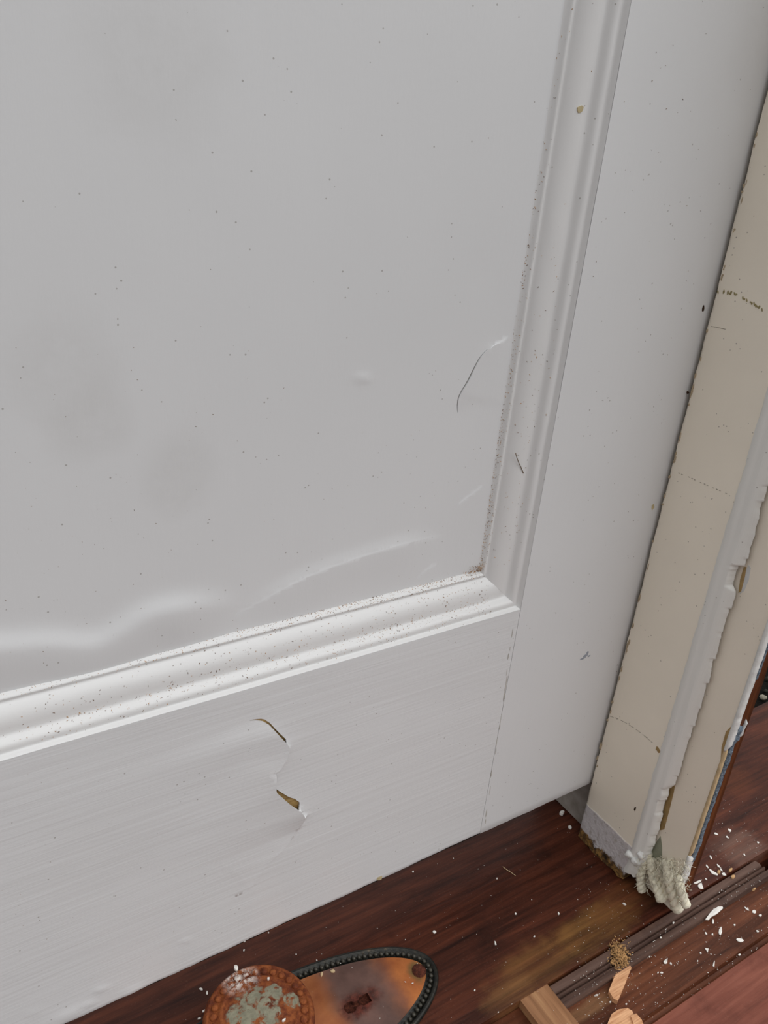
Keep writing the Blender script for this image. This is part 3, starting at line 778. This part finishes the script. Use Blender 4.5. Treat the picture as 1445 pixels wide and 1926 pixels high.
# the plate face is an annulus of rings down to the keyhole slot, a real opening
KHX, KHY = kh.x, kh.y
slot = []
kp = [(-0.0085, 0), (-0.0076, 0.0026), (-0.005, 0.0034), (-0.0026, 0.0030), (-0.0012, 0.0016), (0.002, 0.0016), (0.003, 0.0028), (0.0085, 0.0028), (0.0085, -0.0028), (0.003, -0.0028), (0.002, -0.0016), (-0.0012, -0.0016), (-0.0026, -0.0030), (-0.005, -0.0034), (-0.0076, -0.0026)]
ko = [(KHX + a, KHY + b) for a, b in kp]
outer = [Vector(p) for p in epts(0.0082)]
ins = []
for t in (0.25, 0.5, 0.75):
    ins += [Vector((EC.x + (p.x - EC.x) * t, EC.y + (p.y - EC.y) * t)) for p in outer[::3]]
ins = [p for p in ins if not inpoly(np.array([[p.x, p.y]]), ko)[0]]
P2 = outer + [Vector(p) for p in ko] + ins
E2 = [(i, (i + 1) % 120) for i in range(120)] + [(120 + i, 120 + (i + 1) % len(ko)) for i in range(len(ko))]
r = delaunay_2d_cdt(P2, E2, [], 1, 1e-7)
V = []; Fc = []
for p in r[0]:
    q = ((p.x - EC.x) / EA) ** 2 + ((p.y - EC.y) / EB) ** 2
    V.append((p.x, p.y, 0.0023 + 0.0009 * (1 - q)))
for f in r[2]:
    c = sum((Vector(r[0][i]) for i in f), Vector((0, 0))) / len(f)
    if inpoly(np.array([[c.x, c.y]]), ko)[0]: continue
    a, b, d = [r[0][i] for i in f[:3]]
    ar = (b.x - a.x) * (d.y - a.y) - (b.y - a.y) * (d.x - a.x)
    Fc.append(tuple(f) if ar > 0 else tuple(f)[::-1])
esc = part('escutcheon', V, Fc, MAT_COP, bd, label='oval copper lock plate with beaded dark rim')
part('rim', *RIMVF, MAT_RIM, esc)
V, Fc = loft([[(x, y, z) for x, y in ko] for z in (0.0034, 0.0004)], caps=False)
k = len(V); V += [(x, y, 0.0004) for x, y in ko]; Fc.append(tuple(range(k, k + len(ko))))
part('keyhole', V, Fc, MAT_RUSTD, esc, smooth=False)
# beads
bm = bmesh.new(); bmesh.ops.create_uvsphere(bm, u_segments=8, v_segments=6, radius=0.00145)
bead_me = bpy.data.meshes.new('bead'); bm.to_mesh(bead_me); bm.free()
bead_me.polygons.foreach_set('use_smooth', [True] * len(bead_me.polygons)); bead_me.materials.append(MAT_BEADM)
fine = epts(0.0050, 1440)
L = [0]
for i in range(1440): L.append(L[-1] + math.dist(fine[i], fine[(i + 1) % 1440]))
nb = int(L[-1] / 0.0035)
for k in range(nb):
    s = L[-1] * k / nb; i = int(np.searchsorted(L, s)) % 1440
    o = bpy.data.objects.new('bead', bead_me); COL.objects.link(o); o.parent = esc
    o.location = Vector((fine[i][0], fine[i][1], 0.0016)) - BDL
# rusted screw heads
def screw(x, y):
    rings = []
    for r_, z in ((0.0046, 0.0020), (0.0044, 0.0030), (0.0034, 0.0036), (0.0018, 0.0037)):
        rings.append([(x + r_ * math.cos(t * math.pi / 8) * (1 + 0.08 * fn(t * 3.1, 0, 1)), y + r_ * math.sin(t * math.pi / 8), z + 0.0003 * fn(t * 2.2, r_ * 900, 3)) for t in range(16)])
    V, Fc = loft(rings); V2, F2 = box(x - 0.0036, x + 0.0036, y - 0.0004, y + 0.0004, 0.0034, 0.00375)
    return V, Fc
for sx in (sc_.x, 2 * EC.x - sc_.x):
    V, Fc = screw(sx, sc_.y); part('screw', V, Fc, MAT_RUSTD, esc)

# knob
KC = Vector((0.1168, 0.2505, 0.0))
m = M('rusted_knob', 0.72, 0.3, 0.15)
rust = m.ramp(m.noise(150, detail=7, rough=0.72), [(0.3, lin((58, 28, 20))), (0.46, lin((112, 54, 28))), (0.60, lin((150, 84, 42))), (0.76, lin((86, 42, 28)))])
pat = m.ramp(m.noise(260, detail=5, rough=0.6), [(0.3, lin((118, 116, 98))), (0.7, lin((156, 152, 130)))])
kp_ = [(on_z(478, 1890, 0.044), 0.013), (on_z(512, 1868, 0.044), 0.007), (on_z(548, 1885, 0.042), 0.006), (on_z(500, 1915, 0.044), 0.011), (on_z(455, 1915, 0.043), 0.010)]
msk = m.blob(tuple(kp_[0][0]), (kp_[0][1],) * 3, 0.7, 150)
for p_, r_ in kp_[1:]: msk = m.math('MAXIMUM', msk, m.blob(tuple(p_), (r_,) * 3, 0.7, 150))
msk = m.math('MULTIPLY', m.ramp(msk, [(0.2, 0.0), (0.5, 1.0)]), m.ramp(m.noise(170, detail=6, rough=0.68, dist=0.4), [(0.40, 0.0), (0.50, 1.0)]))
c = m.mix(m.math('MULTIPLY', msk, m.smooth(m.axis(2), 0.036, 0.041)), rust, pat)
wp = on_z(452, 1842, 0.041)
c = m.mix(m.math('MULTIPLY', m.blob((wp.x, wp.y, wp.z), (0.013, 0.013, 0.008), 0.5, 120), m.ramp(m.noise(240, detail=5, rough=0.7), [(0.44, 0.0), (0.56, 1.0)])), c, lin((214, 204, 196)))
m.color(c); m.bump(m.noise(260, detail=6, rough=0.7), 0.5, 0.002)
MAT_KNOB = m.m
RK = 0.0300
kprof = [(0.0105, 0.0030), (0.0100, 0.008), (0.0095, 0.0135), (0.0135, 0.0165), (0.0205, 0.0195), (0.0262, 0.0240), (0.0292, 0.0298), (0.0300, 0.0345), (0.0297, 0.0382), (0.0286, 0.0405), (0.0277, 0.0413), (0.0270, 0.0413), (0.0264, 0.0407), (0.0258, 0.0405),
         (0.0222, 0.0412), (0.0216, 0.0416), (0.0209, 0.0424), (0.0202, 0.0427), (0.0196, 0.0423), (0.0188, 0.0423), (0.0150, 0.0434), (0.0100, 0.0443), (0.0050, 0.0448), (0.0008, 0.0450)]
NK = 72
rings = [[(KC.x + r_ * math.cos(2 * math.pi * k / NK), KC.y + r_ * math.sin(2 * math.pi * k / NK), z + 0.00015 * fn(k * 0.4, r_ * 200, 1)) for k in range(NK)] for r_, z in kprof]
V, Fc = loft(rings); knob = part('doorknob', V, Fc, MAT_KNOB, bd, label='round rusty doorknob with a beaded face')
rings = [[(KC.x + r_ * math.cos(2 * math.pi * k / 40), KC.y + r_ * math.sin(2 * math.pi * k / 40), z) for k in range(40)] for r_, z in ((0.0165, 0.0022), (0.0165, 0.0040), (0.0150, 0.0056), (0.0125, 0.0064), (0.0112, 0.0072), (0.0095, 0.0074))]
V, Fc = loft(rings); part('collar', V, Fc, MAT_RIM, knob)
bm = bmesh.new(); bmesh.ops.create_uvsphere(bm, u_segments=8, v_segments=6, radius=0.0021)
kb_me = bpy.data.meshes.new('bead'); bm.to_mesh(kb_me); bm.free()
kb_me.polygons.foreach_set('use_smooth', [True] * len(kb_me.polygons)); kb_me.materials.append(MAT_KNOB)
for k in range(30):
    th = 2 * math.pi * k / 30
    o = bpy.data.objects.new('bead', kb_me); COL.objects.link(o); o.parent = knob
    o.location = KC + Vector((0.0240 * math.cos(th), 0.0240 * math.sin(th), 0.0411)) - BDL; o.scale = (1, 1, 0.75)

# ------------------------------------------------------------------ frayed rope under the jamb
rope = root('frayed_rope', (0.398, 0.213, 0.001))
tag(rope, 'frayed off-white cotton rope sticking out from under the cream jamb', 'rope')
def rope_end(path, r0, turns, parent, seed):
    path = smooth3([Vector(p) for p in path])
    n = len(path)
    for s in range(3):
        pts = []; rad = []
        for i, p in enumerate(path):
            t = (path[min(i + 1, n - 1)] - path[max(i - 1, 0)]).normalized()
            a = t.cross(Vector((0.2, 0.1, 0.97))).normalized() if abs(t.z) < 0.95 else t.cross(Vector((1, 0, 0))).normalized()
            b = t.cross(a); ph = 2 * math.pi * (s / 3 + turns * i / n)
            fr = 1 + 0.5 * max(0, i / n - 0.75) * 4 * 0.5
            pts.append(p + (a * math.cos(ph) + b * math.sin(ph)) * r0 * 0.52 * fr)
            rad.append(r0 * 0.56 * (1 if i < n - 3 else (0.9, 0.72, 0.45)[i - n + 3]) * (1 + 0.12 * fn(i * 0.8, s, seed)))
        V, Fc = tube(pts, rad, 8); part('strand', V, Fc, MAT_ROPE, parent)
def smooth3(P, it=3):
    for _ in range(it):
        q = [P[0]]
        for a, b in zip(P[:-1], P[1:]): q += [a.lerp(b, 0.25), a.lerp(b, 0.75)]
        P = q + [P[-1]]
    return P
RX_ = lambda u, v, x: on_x(u, v, x)
def fpt(u, v, x):                       # a point at depth x, kept above the lying door
    p = on_x(u, v, x); return Vector((p.x, p.y, max(p.z, 0.0035)))
rope_end([fpt(1220, 1604, 0.4005), fpt(1210, 1628, 0.398), fpt(1204, 1652, 0.3965), fpt(1206, 1680, 0.397)], 0.0031, 3.0, rope, 1)
rope_end([fpt(1226, 1618, 0.4005), fpt(1229, 1644, 0.398), fpt(1236, 1668, 0.3965), fpt(1246, 1692, 0.397)], 0.0038, 3.2, rope, 2)
rope_end([fpt(1256, 1622, 0.4000), fpt(1259, 1650, 0.3975), fpt(1266, 1680, 0.398), fpt(1275, 1710, 0.402)], 0.0040, 3.4, rope, 3)
rope_end([fpt(1275, 1650, 0.4000), fpt(1280, 1672, 0.398), fpt(1285, 1688, 0.3985), fpt(1291, 1703, 0.400)], 0.0030, 2.4, rope, 4)
rope_end([fpt(1243, 1622, 0.4010), fpt(1246, 1646, 0.400), fpt(1253, 1668, 0.3995), fpt(1258, 1686, 0.400)], 0.0030, 2.4, rope, 5)
fr = random.Random(9); hv = []
for k in range(300):
    u = fr.uniform(1198, 1296); v0 = 1640 + (u - 1200) * 0.12 + fr.uniform(-34, 30)
    p = fpt(u, v0, fr.uniform(0.3935, 0.4005)); q = p + Vector((fr.uniform(-0.004, 0.003), fr.uniform(-0.006, 0.003), fr.uniform(-0.008, 0.004)))
    q.z = max(q.z, 0.0012); mid = p.lerp(q, 0.5) + Vector((fr.uniform(-.002, .001), fr.uniform(-.002, .002), fr.uniform(-.001, .002)))
    mid.z = max(mid.z, 0.001)
    hv.append(tube([p, mid, q], 0.00012 + 0.0001 * fr.random(), 3))
part('loose_fibres', *join(*hv), MAT_ROPE, rope, kind='stuff')
# crumbly clot of rope and paint at the foot of the stop
cl = []
for (u, v, x, r_) in [(1186, 1606, 0.3935, 0.0036), (1197, 1618, 0.3940, 0.0034), (1206, 1606, 0.395, 0.0030)]:
    bm = bmesh.new(); bmesh.ops.create_icosphere(bm, subdivisions=3, radius=r_)
    c = fpt(u, v, x)
    vv = [tuple(c + q.co * (1 + 0.35 * fn(q.co.x * 400 + u, q.co.y * 400, q.co.z * 400))) for q in bm.verts]
    ff = [tuple(q.index for q in f.verts) for f in bm.faces]; bm.free(); cl.append((vv, ff))
part('paint_clump', *join(*cl), MAT_WCAULK, rope)

# ------------------------------------------------------------------ loose bits
def flake(pts, z, thick, mat, name, label, cat, group=None, curl=0.0, mats=None):
    """flat chip from a world outline (x,y) lying at height z"""
    c = sum((Vector((p[0], p[1], 0)) for p in pts), Vector()) / len(pts); n = len(pts)
    R_ = max((Vector((p[0], p[1], 0)) - c).length for p in pts)
    lift = lambda p, f: z + curl * R_ * ((Vector((p[0], p[1], 0)) - c).length / R_) ** 2 * f
    lo = [(p[0], p[1], lift(p, 1) - 0.0002) for p in pts]; hi = [(p[0], p[1], lift(p, 1) + thick) for p in pts]
    mid = [((p[0] + c.x) / 2, (p[1] + c.y) / 2, z + thick * 1.15 + curl * R_ * 0.25) for p in pts]
    V = lo + hi + mid + [(c.x, c.y, z + thick * 1.2)] + [(c.x, c.y, z - 0.0002)]
    Fc = []
    for i in range(n):
        j = (i + 1) % n
        Fc += [(i, j, n + j, n + i), (n + i, n + j, 2 * n + j, 2 * n + i), (2 * n + i, 2 * n + j, 3 * n), (j, i, 3 * n + 1)]
    o = part(name, V, Fc, mat, None, smooth=False, base=(c.x, c.y, z))
    tag(o, label, cat, group); return o
def surf_z(x, y):
    if y > SY0: return 0.0
    if y > SY0 - 0.0155 and MX1 < x < GX: return -0.0011
    if MX0 < x < MX1: return -0.0004
    return PZ
def chip_px(u, v, a, b, ang, mat, label, group, thick=0.0004, n=7, j=0.3, curl=0.15, name='paint_chip', cat='paint chip', z=None):
    p = on_z(u, v, 0.0); zz = surf_z(p.x, p.y) if z is None else z
    pts = [(lambda q: (q.x, q.y))(on_z(uu, vv, zz)) for uu, vv in ell(u, v, a, b, ang, n, j)][::-1]
    return flake(pts, zz, thick, mat, name, label, cat, group, curl)
def panel_chip(u, v):
    if u < 1200: return 'tiny white paint chip between the bare muntin and the wood chunk', 'chips near the muntin'
    if u < 1275: return 'tiny white paint chip on the panel near the orange splinter', 'chips near the splinter'
    if u > 1375: return 'tiny white paint chip near the groove of the brown panel', 'chips near the panel groove'
    if v > 1780: return 'tiny white paint chip near the triangular chip on the panel', 'chips near the triangular chip'
    return 'tiny white paint chip close to the longest chip on the panel', 'chips near the longest chip'
def stile_speck(u, v):
    if u < 400: return 'tiny white speck on the dark stile beside the rusty knob', 'specks beside the knob'
    if u < 620: return 'tiny white speck on the stile between beaded plate and white door', 'specks beyond the plate'
    if u < 900: return 'tiny white speck on the stile near the tip of the beaded plate', 'specks near the plate tip'
    return 'tiny white speck on the open stile between plate tip and jamb', 'specks towards the jamb'
o = flake([(lambda q: (q.x, q.y))(on_z(u, v, -0.0024)) for u, v in [(1327, 1730), (1333, 1731), (1338, 1725), (1349, 1719), (1360, 1709), (1359, 1706), (1351, 1706), (1341, 1712), (1334, 1720)]][::-1], -0.0024, 0.0006, MAT_CHIP, 'paint_chip', 'longest white paint chip lying on the brown panel beside its moulding', 'paint chip', None, 0.0)
chip_px(1330, 1787, 4, 6, -35, MAT_CHIP, 'white triangular paint chip lying on the brown panel', None, n=3, j=0.15)
chip_px(1392, 1769, 7, 3, 10, MAT_CHIP, 'white rounded oblong paint chip beside the panel groove', None, n=10, j=0.1)
chip_px(1355, 1753, 3, 7.5, 15, MAT_CHIP, 'white narrow upright paint chip on the brown panel', None)
chip_px(1252, 1810, 5, 4.5, 30, MAT_CHIP, 'white crumpled paint chip on the panel near the splinter', None, n=8, j=0.45, curl=0.5)
for u, v, a, b, an in [(1249, 1776, 1.6, 4.5, -25), (1343, 1814, 1.6, 6, 8), (1341, 1734, 2, 4, 0), (1243, 1764, 1.5, 1.5, 0), (1318, 1793, 2, 1.6, 30), (1245, 1830, 3, 1.8, 10), (1238, 1830, 1.6, 1.4, 0), (1222, 1800, 2, 1.4, 0), (1262, 1813, 2.4, 1.4, 50),
                       (1391, 1796, 2.2, 1.6, 10), (1328, 1756, 1.5, 3.4, -30), (1382, 1740, 2, 1.8, 0), (1425, 1752, 2.4, 1.6, 20), (1418, 1715, 4, 3, 40), (1430, 1722, 3, 2, 0), (1123, 1872, 3, 1.8, -8), (1148, 1885, 1.8, 1.4, 0), (1178, 1889, 1.6, 1.2, 0),
                       (1340, 1758, 1.4, 1.6, 0), (1312, 1808, 1.3, 1.4, 0), (1405, 1710, 5, 1.2, 35), (1267, 1736, 1.6, 1.6, 0)]:
    chip_px(u, v, a, b, an, MAT_CHIP, *panel_chip(u, v))
chip_px(1057, 1531, 4.5, 3.2, -20, MAT_CHIP, 'pale crumb in the shade under the white door', None, 0.0018, 8, 0.25, 0.0, 'paint_crumb', 'paint crumb')
chip_px(1072, 1557, 3.4, 2.4, 30, MAT_CHIP, 'white crumb lying by the foot of the cream stop', None, 0.0012, 8, 0.2, 0.0, 'paint_crumb', 'paint crumb')
o = chip_px(1341, 1641, 11, 2.6, 38, MAT_CHIP, 'long pale paint chip right of the frayed rope', None, n=8)
for u, v, a, b, an in [(1372, 1562, 4, 2.2, 40), (1347, 1569, 4, 2, 20), (1337, 1613, 4, 1.4, 65), (1352, 1630, 5, 1.6, 45), (1362, 1645, 4, 2.2, 30), (1357, 1637, 3, 1.5, 40), (1318, 1668, 4.5, 5.5, -20), (1312, 1660, 7, 2, -25), (1330, 1630, 4, 1.2, 50),
                       (1368, 1575, 3.5, 1.4, 40), (1400, 1608, 2.5, 1.5, 40), (1426, 1585, 2.2, 1.4, 40), (1328, 1654, 2.6, 1.2, 40), (1378, 1650, 3, 1.5, 20)]:
    chip_px(u, v, a, b, an, MAT_CHIP, *(('small white chip on the stile close under the blue filler edge', 'chips under the blue filler') if v < 1590 else ('small white chip on the stile between rope end and brown moulding', 'chips near the rope end')))
for u, v, a, b, an in [(1378, 1651, 3.6, 3, 0), (1416, 1673, 4.5, 2.8, 0), (1374, 1638, 4, 2.4, -30), (1352, 1642, 3, 3, 0)]:
    chip_px(u, v, a, b, an, MAT_CRUMB, 'small orange wood crumb near the broken moulding end', 'orange crumbs by the moulding', 0.0016, 7, 0.2, 0.0, 'wood_crumb', 'wood crumb')
for u, v, a, b, an in [(817, 1754, 3, 2.6, 0), (932, 1775, 1.4, 3.6, -15), (893, 1863, 1.6, 1.4, 0), (777, 1640, 2, 1.4, 0), (970, 1719, 1.6, 2, 0), (1051, 1719, 1.5, 2.6, -10), (1005, 1762, 1.6, 1.4, 0), (1175, 1701, 3.4, 1.6, 30), (935, 1653, 1.2, 1.2, 0),
                       (378, 1861, 3.4, 1.8, 25), (390, 1868, 2.2, 3, 0), (384, 1902, 3, 2, -25), (375, 1916, 3.4, 2, -15), (505, 1755, 1.2, 1.2, 0), (557, 1796, 1.4, 1.4, 0), (596, 1807, 1.2, 2, 0), (459, 1788, 1.4, 2.2, 20), (460, 1771, 1.4, 1.4, 0)]:
    chip_px(u, v, a, b, an, MAT_CHIP, *stile_speck(u, v), 0.0005)
for u, v, a, b, lab in [(444, 1822, 4, 4.5, 'pale chip standing at the rim of the rusty knob'), (505, 1842, 2.6, 2, 'round white speck near the middle of the knob face'), (534, 1920, 4.5, 1.6, 'white sliver lying low on the rusty knob face')]:
    z = 0.0418 if u == 444 else 0.0436
    chip_px(u, v, a, b, -35, MAT_CHIP, lab, None, 0.0012, 7, 0.2, 0.0, z=z)
for u, v, a, b, lab in [(605, 1834, 2.4, 4, 'pale pointed chip caught in the beads of the plate'), (626, 1829, 4.5, 3, 'pale crumbly chip caught in the beads of the plate'), ]:
    chip_px(u, v, a, b, 10, MAT_CHIPC, lab, None, 0.0015, 8, 0.35, 0.0, z=0.0022)

# splinter of fresh wood
def prism(pts, z0, z1, tilt=0.0):
    n = len(pts); V = [(x, y, z0) for x, y in pts] + [(x, y, z1 + tilt * i / n) for i, (x, y) in enumerate(pts)]
    Fc = [(i, (i + 1) % n, n + (i + 1) % n, n + i) for i in range(n)] + [tuple(range(n - 1, -1, -1)), tuple(range(n, 2 * n))]
    return V, Fc
def fl2(L, z): return [(lambda q: (q.x, q.y))(on_z(u, v, z)) for u, v in L]
sp = fl2([(1145, 1864), (1154, 1879), (1162, 1883), (1173, 1858), (1188, 1820), (1180, 1812), (1166, 1816), (1155, 1840)], PZ + 0.003)[::-1]
V, Fc = prism(sp, PZ - 0.0001, PZ + 0.0035)
c = Vector((sum(p[0] for p in sp) / 8, sum(p[1] for p in sp) / 8, PZ))
tag(part('wood_splinter', V, Fc, MAT_SPLIT, None, smooth=False, base=c), 'flat fresh orange splinter of wood pointing away from the moulding', 'wood splinter')
bm_ = fl2([(1143, 1926), (1150, 1910), (1163, 1901), (1180, 1898), (1189, 1903), (1193, 1912), (1200, 1916), (1210, 1926), (1216, 1940), (1140, 1945)], PZ + 0.006)[::-1]
V, Fc = prism(bm_, PZ - 0.0001, PZ + 0.006, 0.002)
V2, F2 = prism(fl2([(1187, 1912), (1197, 1906), (1208, 1918), (1210, 1926), (1195, 1932)], PZ + 0.008)[::-1], PZ, PZ + 0.0075, 0.001)
c = on_z(1175, 1920, PZ)
tag(part('wood_chunk', *join((V, Fc), (V2, F2)), MAT_SPLIT, None, smooth=False, base=c), 'split chunk of pale wood with a whitish end on the panel', 'wood chunk')
V, Fc = prism(fl2([(1150, 1838), (1146, 1833), (1150, 1828), (1157, 1830), (1156, 1838)], PZ + 0.003)[::-1], PZ, PZ + 0.003)
tag(part('wood_crumb', V, Fc, MAT_SPLIT, None, smooth=False, base=on_z(1151, 1834, PZ)), 'small round wood crumb beside the splinter', 'wood crumb')

# grains: many tiny boxes in one mesh, two materials
def grains(spots, name, label, cat, seed, dark=0.4, base=(0, 0, 0)):
    """spots: (point, normal, size)"""
    r_ = random.Random(seed); V, Fc, mi = [], [], []
    for p, n, s in spots:
        n = Vector(n).normalized(); t = n.cross(Vector((r_.uniform(-1, 1), r_.uniform(-1, 1), r_.uniform(-1, 1)))).normalized(); b = n.cross(t)
        l, w, h = s * r_.uniform(0.8, 2.2), s * r_.uniform(0.35, 0.7), s * r_.uniform(0.3, 0.6)
        k = len(V); p = Vector(p)
        for a, c in ((-l, 0), (0, -w), (l, 0), (0, w)): V.append(tuple(p + t * a + b * c - n * 0.00008))
        V.append(tuple(p + n * h + t * l * 0.3))
        for i in range(4): Fc.append((k + i, k + (i + 1) % 4, k + 4)); mi.append(1 if False else 0)
        if r_.random() < dark:
            for i in range(4): mi[-1 - i] = 1
    o = part(name, V, Fc, [MAT_DUST, MAT_DUST2], None, smooth=False, mi=mi, base=base)
    tag(o, label, cat, kind='stuff'); return o
gr = random.Random(12); spots = []
def prof_pt(s):
    for (s0, d0), (s1, d1) in zip(PROF[:-1], PROF[1:]):
        if s0 <= s <= s1: f_ = (s - s0) / (s1 - s0); return d0 + f_ * (d1 - d0), (s1 - s0, d1 - d0)
    return PROF[-1][1], (1, 0)
for k in range(2600):                       # along the bottom moulding, thick in the cove and at the corner
    x = XO - 0.02 - abs(gr.gauss(0, 0.16)) if gr.random() < 0.8 else gr.uniform(-0.05, XO - 0.02)
    s = gr.choice([gr.gauss(0.0236, 0.0012)] * 4 + [gr.uniform(0.009, 0.0205), gr.uniform(0.0052, 0.0085), gr.uniform(0.001, 0.0085)])
    s = min(max(s, 0.0004), 0.0256)
    if x > XO - s - 0.0005 or x < -0.05: continue
    d, (ds, dd) = prof_pt(s); n = (0, -ds, dd)
    spots.append(((x, YD + d - 0.0001, ZO + s), n, gr.uniform(0.0001, 0.00034)))
for k in range(650):                       # on the upright moulding's inner cove
    z = ZO + 0.027 + abs(gr.gauss(0, 0.12)); s = gr.gauss(0.0240, 0.0011) if gr.random() < 0.8 else gr.uniform(0.004, 0.02)
    s = min(max(s, 0.0004), 0.0257)
    if z > 0.58: continue
    d, (ds, dd) = prof_pt(s); n = (-dd, -ds, 0)
    spots.append(((XO - s, YD + d - 0.0001, z), n, gr.uniform(0.00012, 0.00036)))
for k in range(110):                        # little heap in the corner
    x = XO - PW - abs(gr.gauss(0, 0.006)) + 0.003; z = ZO + PW - 0.001 + abs(gr.gauss(0, 0.0025))
    spots.append(((x, PANEL_Y - 0.0012 - gr.uniform(0, 0.001), z), (0, -1, 0.4), gr.uniform(0.00015, 0.0004)))
grains(spots, 'sawdust', 'fine sawdust grains lying on the mouldings of the white door', 'sawdust', 5, 0.45, base=(0.2, YD, ZO))
spots = []
for k in range(420):
    u, v = gr.uniform(0, 900), gr.uniform(650, 1250)
    p = on_y(u, v, PANEL_Y)
    if p.z < ZO + PW or p.x > XO - PW: continue
    if gr.random() > 0.25 + 0.75 * (v - 650) / 600 * (0.4 + u / 1500): continue
    h = panel_h(np.array([[p.x, p.z]]))[0]
    spots.append(((p.x, PANEL_Y - h - 0.00002, p.z), (0, -1, 0), gr.uniform(0.00012, 0.00032)))
for k in range(260):
    u, v = gr.uniform(0, 1200), gr.uniform(1150, 1900); p = on_y(u, v, YD)
    if p.z > ZO - 0.002 or p.z < DB + 0.002 or p.x > XO: continue
    h = rail_h(np.array([[p.x, p.z]]))[0]; spots.append(((p.x, YD - h - 0.00002, p.z), (0, -1, 0), gr.uniform(0.0001, 0.0003)))
for k in range(150):
    u, v = gr.uniform(1000, 1440), gr.uniform(0, 1500); p = on_y(u, v, YD)
    if p.x < XO + 0.002 or p.x > XJ - 0.004: continue
    spots.append(((p.x, YD - 0.0002, p.z), (0, -1, 0), gr.uniform(0.0001, 0.0003)))
grains(spots, 'dust_specks', 'dark dust specks stuck to the flat faces of the white door', 'dust', 6, 1.0, base=(0.2, YD, 0.2))
spots = []
for k in range(1100):                        # sawdust heap on the strip moulding
    a, r_ = gr.uniform(0, 2 * math.pi), abs(gr.gauss(0, 1)) * 0.55
    u, v = 1166 + 17 * r_ * math.cos(a) + 4 * math.sin(a), 1797 + 26 * r_ * math.sin(a)
    p = on_z(u, v, -0.001); zz = surf_z(p.x, p.y) + max(0, 0.004 * (1 - r_ * 0.8)) * gr.random()
    p = on_z(u, v, zz); spots.append((p, (gr.uniform(-.6, .6), gr.uniform(-.6, .6), 1), gr.uniform(0.0004, 0.0011)))
grains(spots, 'sawdust', 'small heap of tan sawdust on the brown moulding behind the splinter', 'sawdust', 7, 0.12, base=on_z(1166, 1797))
# white dust over the lying door
V, Fc = [], []
for k in range(900):
    if gr.random() < 0.62: u, v = gr.uniform(1080, 1445), gr.uniform(1660, 1926)
    elif gr.random() < 0.4: u, v = gr.uniform(1310, 1445), gr.uniform(1500, 1680)
    else: u, v = gr.uniform(330, 1300), gr.uniform(1540, 1926)
    p = on_z(u, v, 0); zz = surf_z(p.x, p.y); p = on_z(u, v, zz); zz = surf_z(p.x, p.y)
    if p.y > SY1 - 0.004 or p.x > GX - 0.002 and p.y < SY0: continue
    if (p.x - EC.x) ** 2 / (EA + .002) ** 2 + (p.y - EC.y) ** 2 / (EB + .002) ** 2 < 1: zz = 0.0031
    if XS - 0.002 < p.x and JF - 0.004 < p.y and p.x < XJ + JT + 0.003: continue
    s = gr.uniform(0.00012, 0.00032) * (1.5 if gr.random() < 0.12 else 1); a = gr.uniform(0, 6.28); c, d = math.cos(a) * s * gr.uniform(1, 2), math.sin(a) * s * gr.uniform(1, 2)
    k0 = len(V); V += [(p.x - c, p.y - d, zz - 0.0001), (p.x + d * .6, p.y - c * .6, zz - 0.0001), (p.x + c, p.y + d, zz - 0.0001), (p.x - d * .6, p.y + c * .6, zz - 0.0001), (p.x, p.y, zz + s * .8)]
    Fc += [(k0 + i, k0 + (i + 1) % 4, k0 + 4) for i in range(4)]
tag(part('paint_dust', V, Fc, MAT_CHIP, None, smooth=False, base=(0.3, 0.2, 0)), 'fine white paint dust strewn over the lying brown door', 'paint dust', kind='stuff')

# a dry fibre stuck on the upright moulding, and a pale hair on the brown stile
def thread(L, mat, r_, label, name='dry_fibre'):
    V, Fc = tube(smooth3([Vector(p) for p in L], 2), r_, 5)
    tag(part(name, V, Fc, mat, None, base=L[0]), label, 'fibre')
yv = YD + 0.0062
thread([on_y(970, 852, yv), on_y(974, 866, yv - 0.0006), on_y(981, 880, yv - 0.0004), on_y(985, 890, yv)], MAT_FIBRE, 0.00022, 'thin dry fibre stuck to the upright moulding of the white door')
thread([on_z(946, 1630, 0.0003), on_z(955, 1637, 0.0006), on_z(962, 1641, 0.0005), on_z(970, 1647, 0.0003)], MAT_CHIPC, 0.00022, 'pale hair lying on the shaded brown stile', 'pale_hair')

# pebbles on the soil beyond
def pebble(u, v, r_, label, group=None, mat=None):
    p = on_z(u, v, -0.036 + r_ * 0.5); bm = bmesh.new(); bmesh.ops.create_icosphere(bm, subdivisions=2, radius=r_)
    vv = [tuple(p + Vector((q.co.x * 1.1, q.co.y * 0.9, q.co.z * 0.75)) * (1 + 0.6 * fn(q.co.x * 260 + u, q.co.y * 260, q.co.z * 260))) for q in bm.verts]
    ff = [tuple(q.index for q in f.verts) for f in bm.faces]; bm.free()
    tag(part('pebble', vv, ff, mat or MAT_PEB, None, base=p), label, 'pebble', group)
pebble(1436, 1312, 0.0035, 'pale pebble on the dark soil behind the jamb')
for u, v, r_ in [(1445, 1277, 0.0030), (1441, 1300, 0.0022), (1444, 1322, 0.002), (1456, 1290, 0.004)]:
    pebble(u, v, r_, 'small dark stone on the soil beyond the brown door', 'stones beyond the brown door', MAT_PEB2)
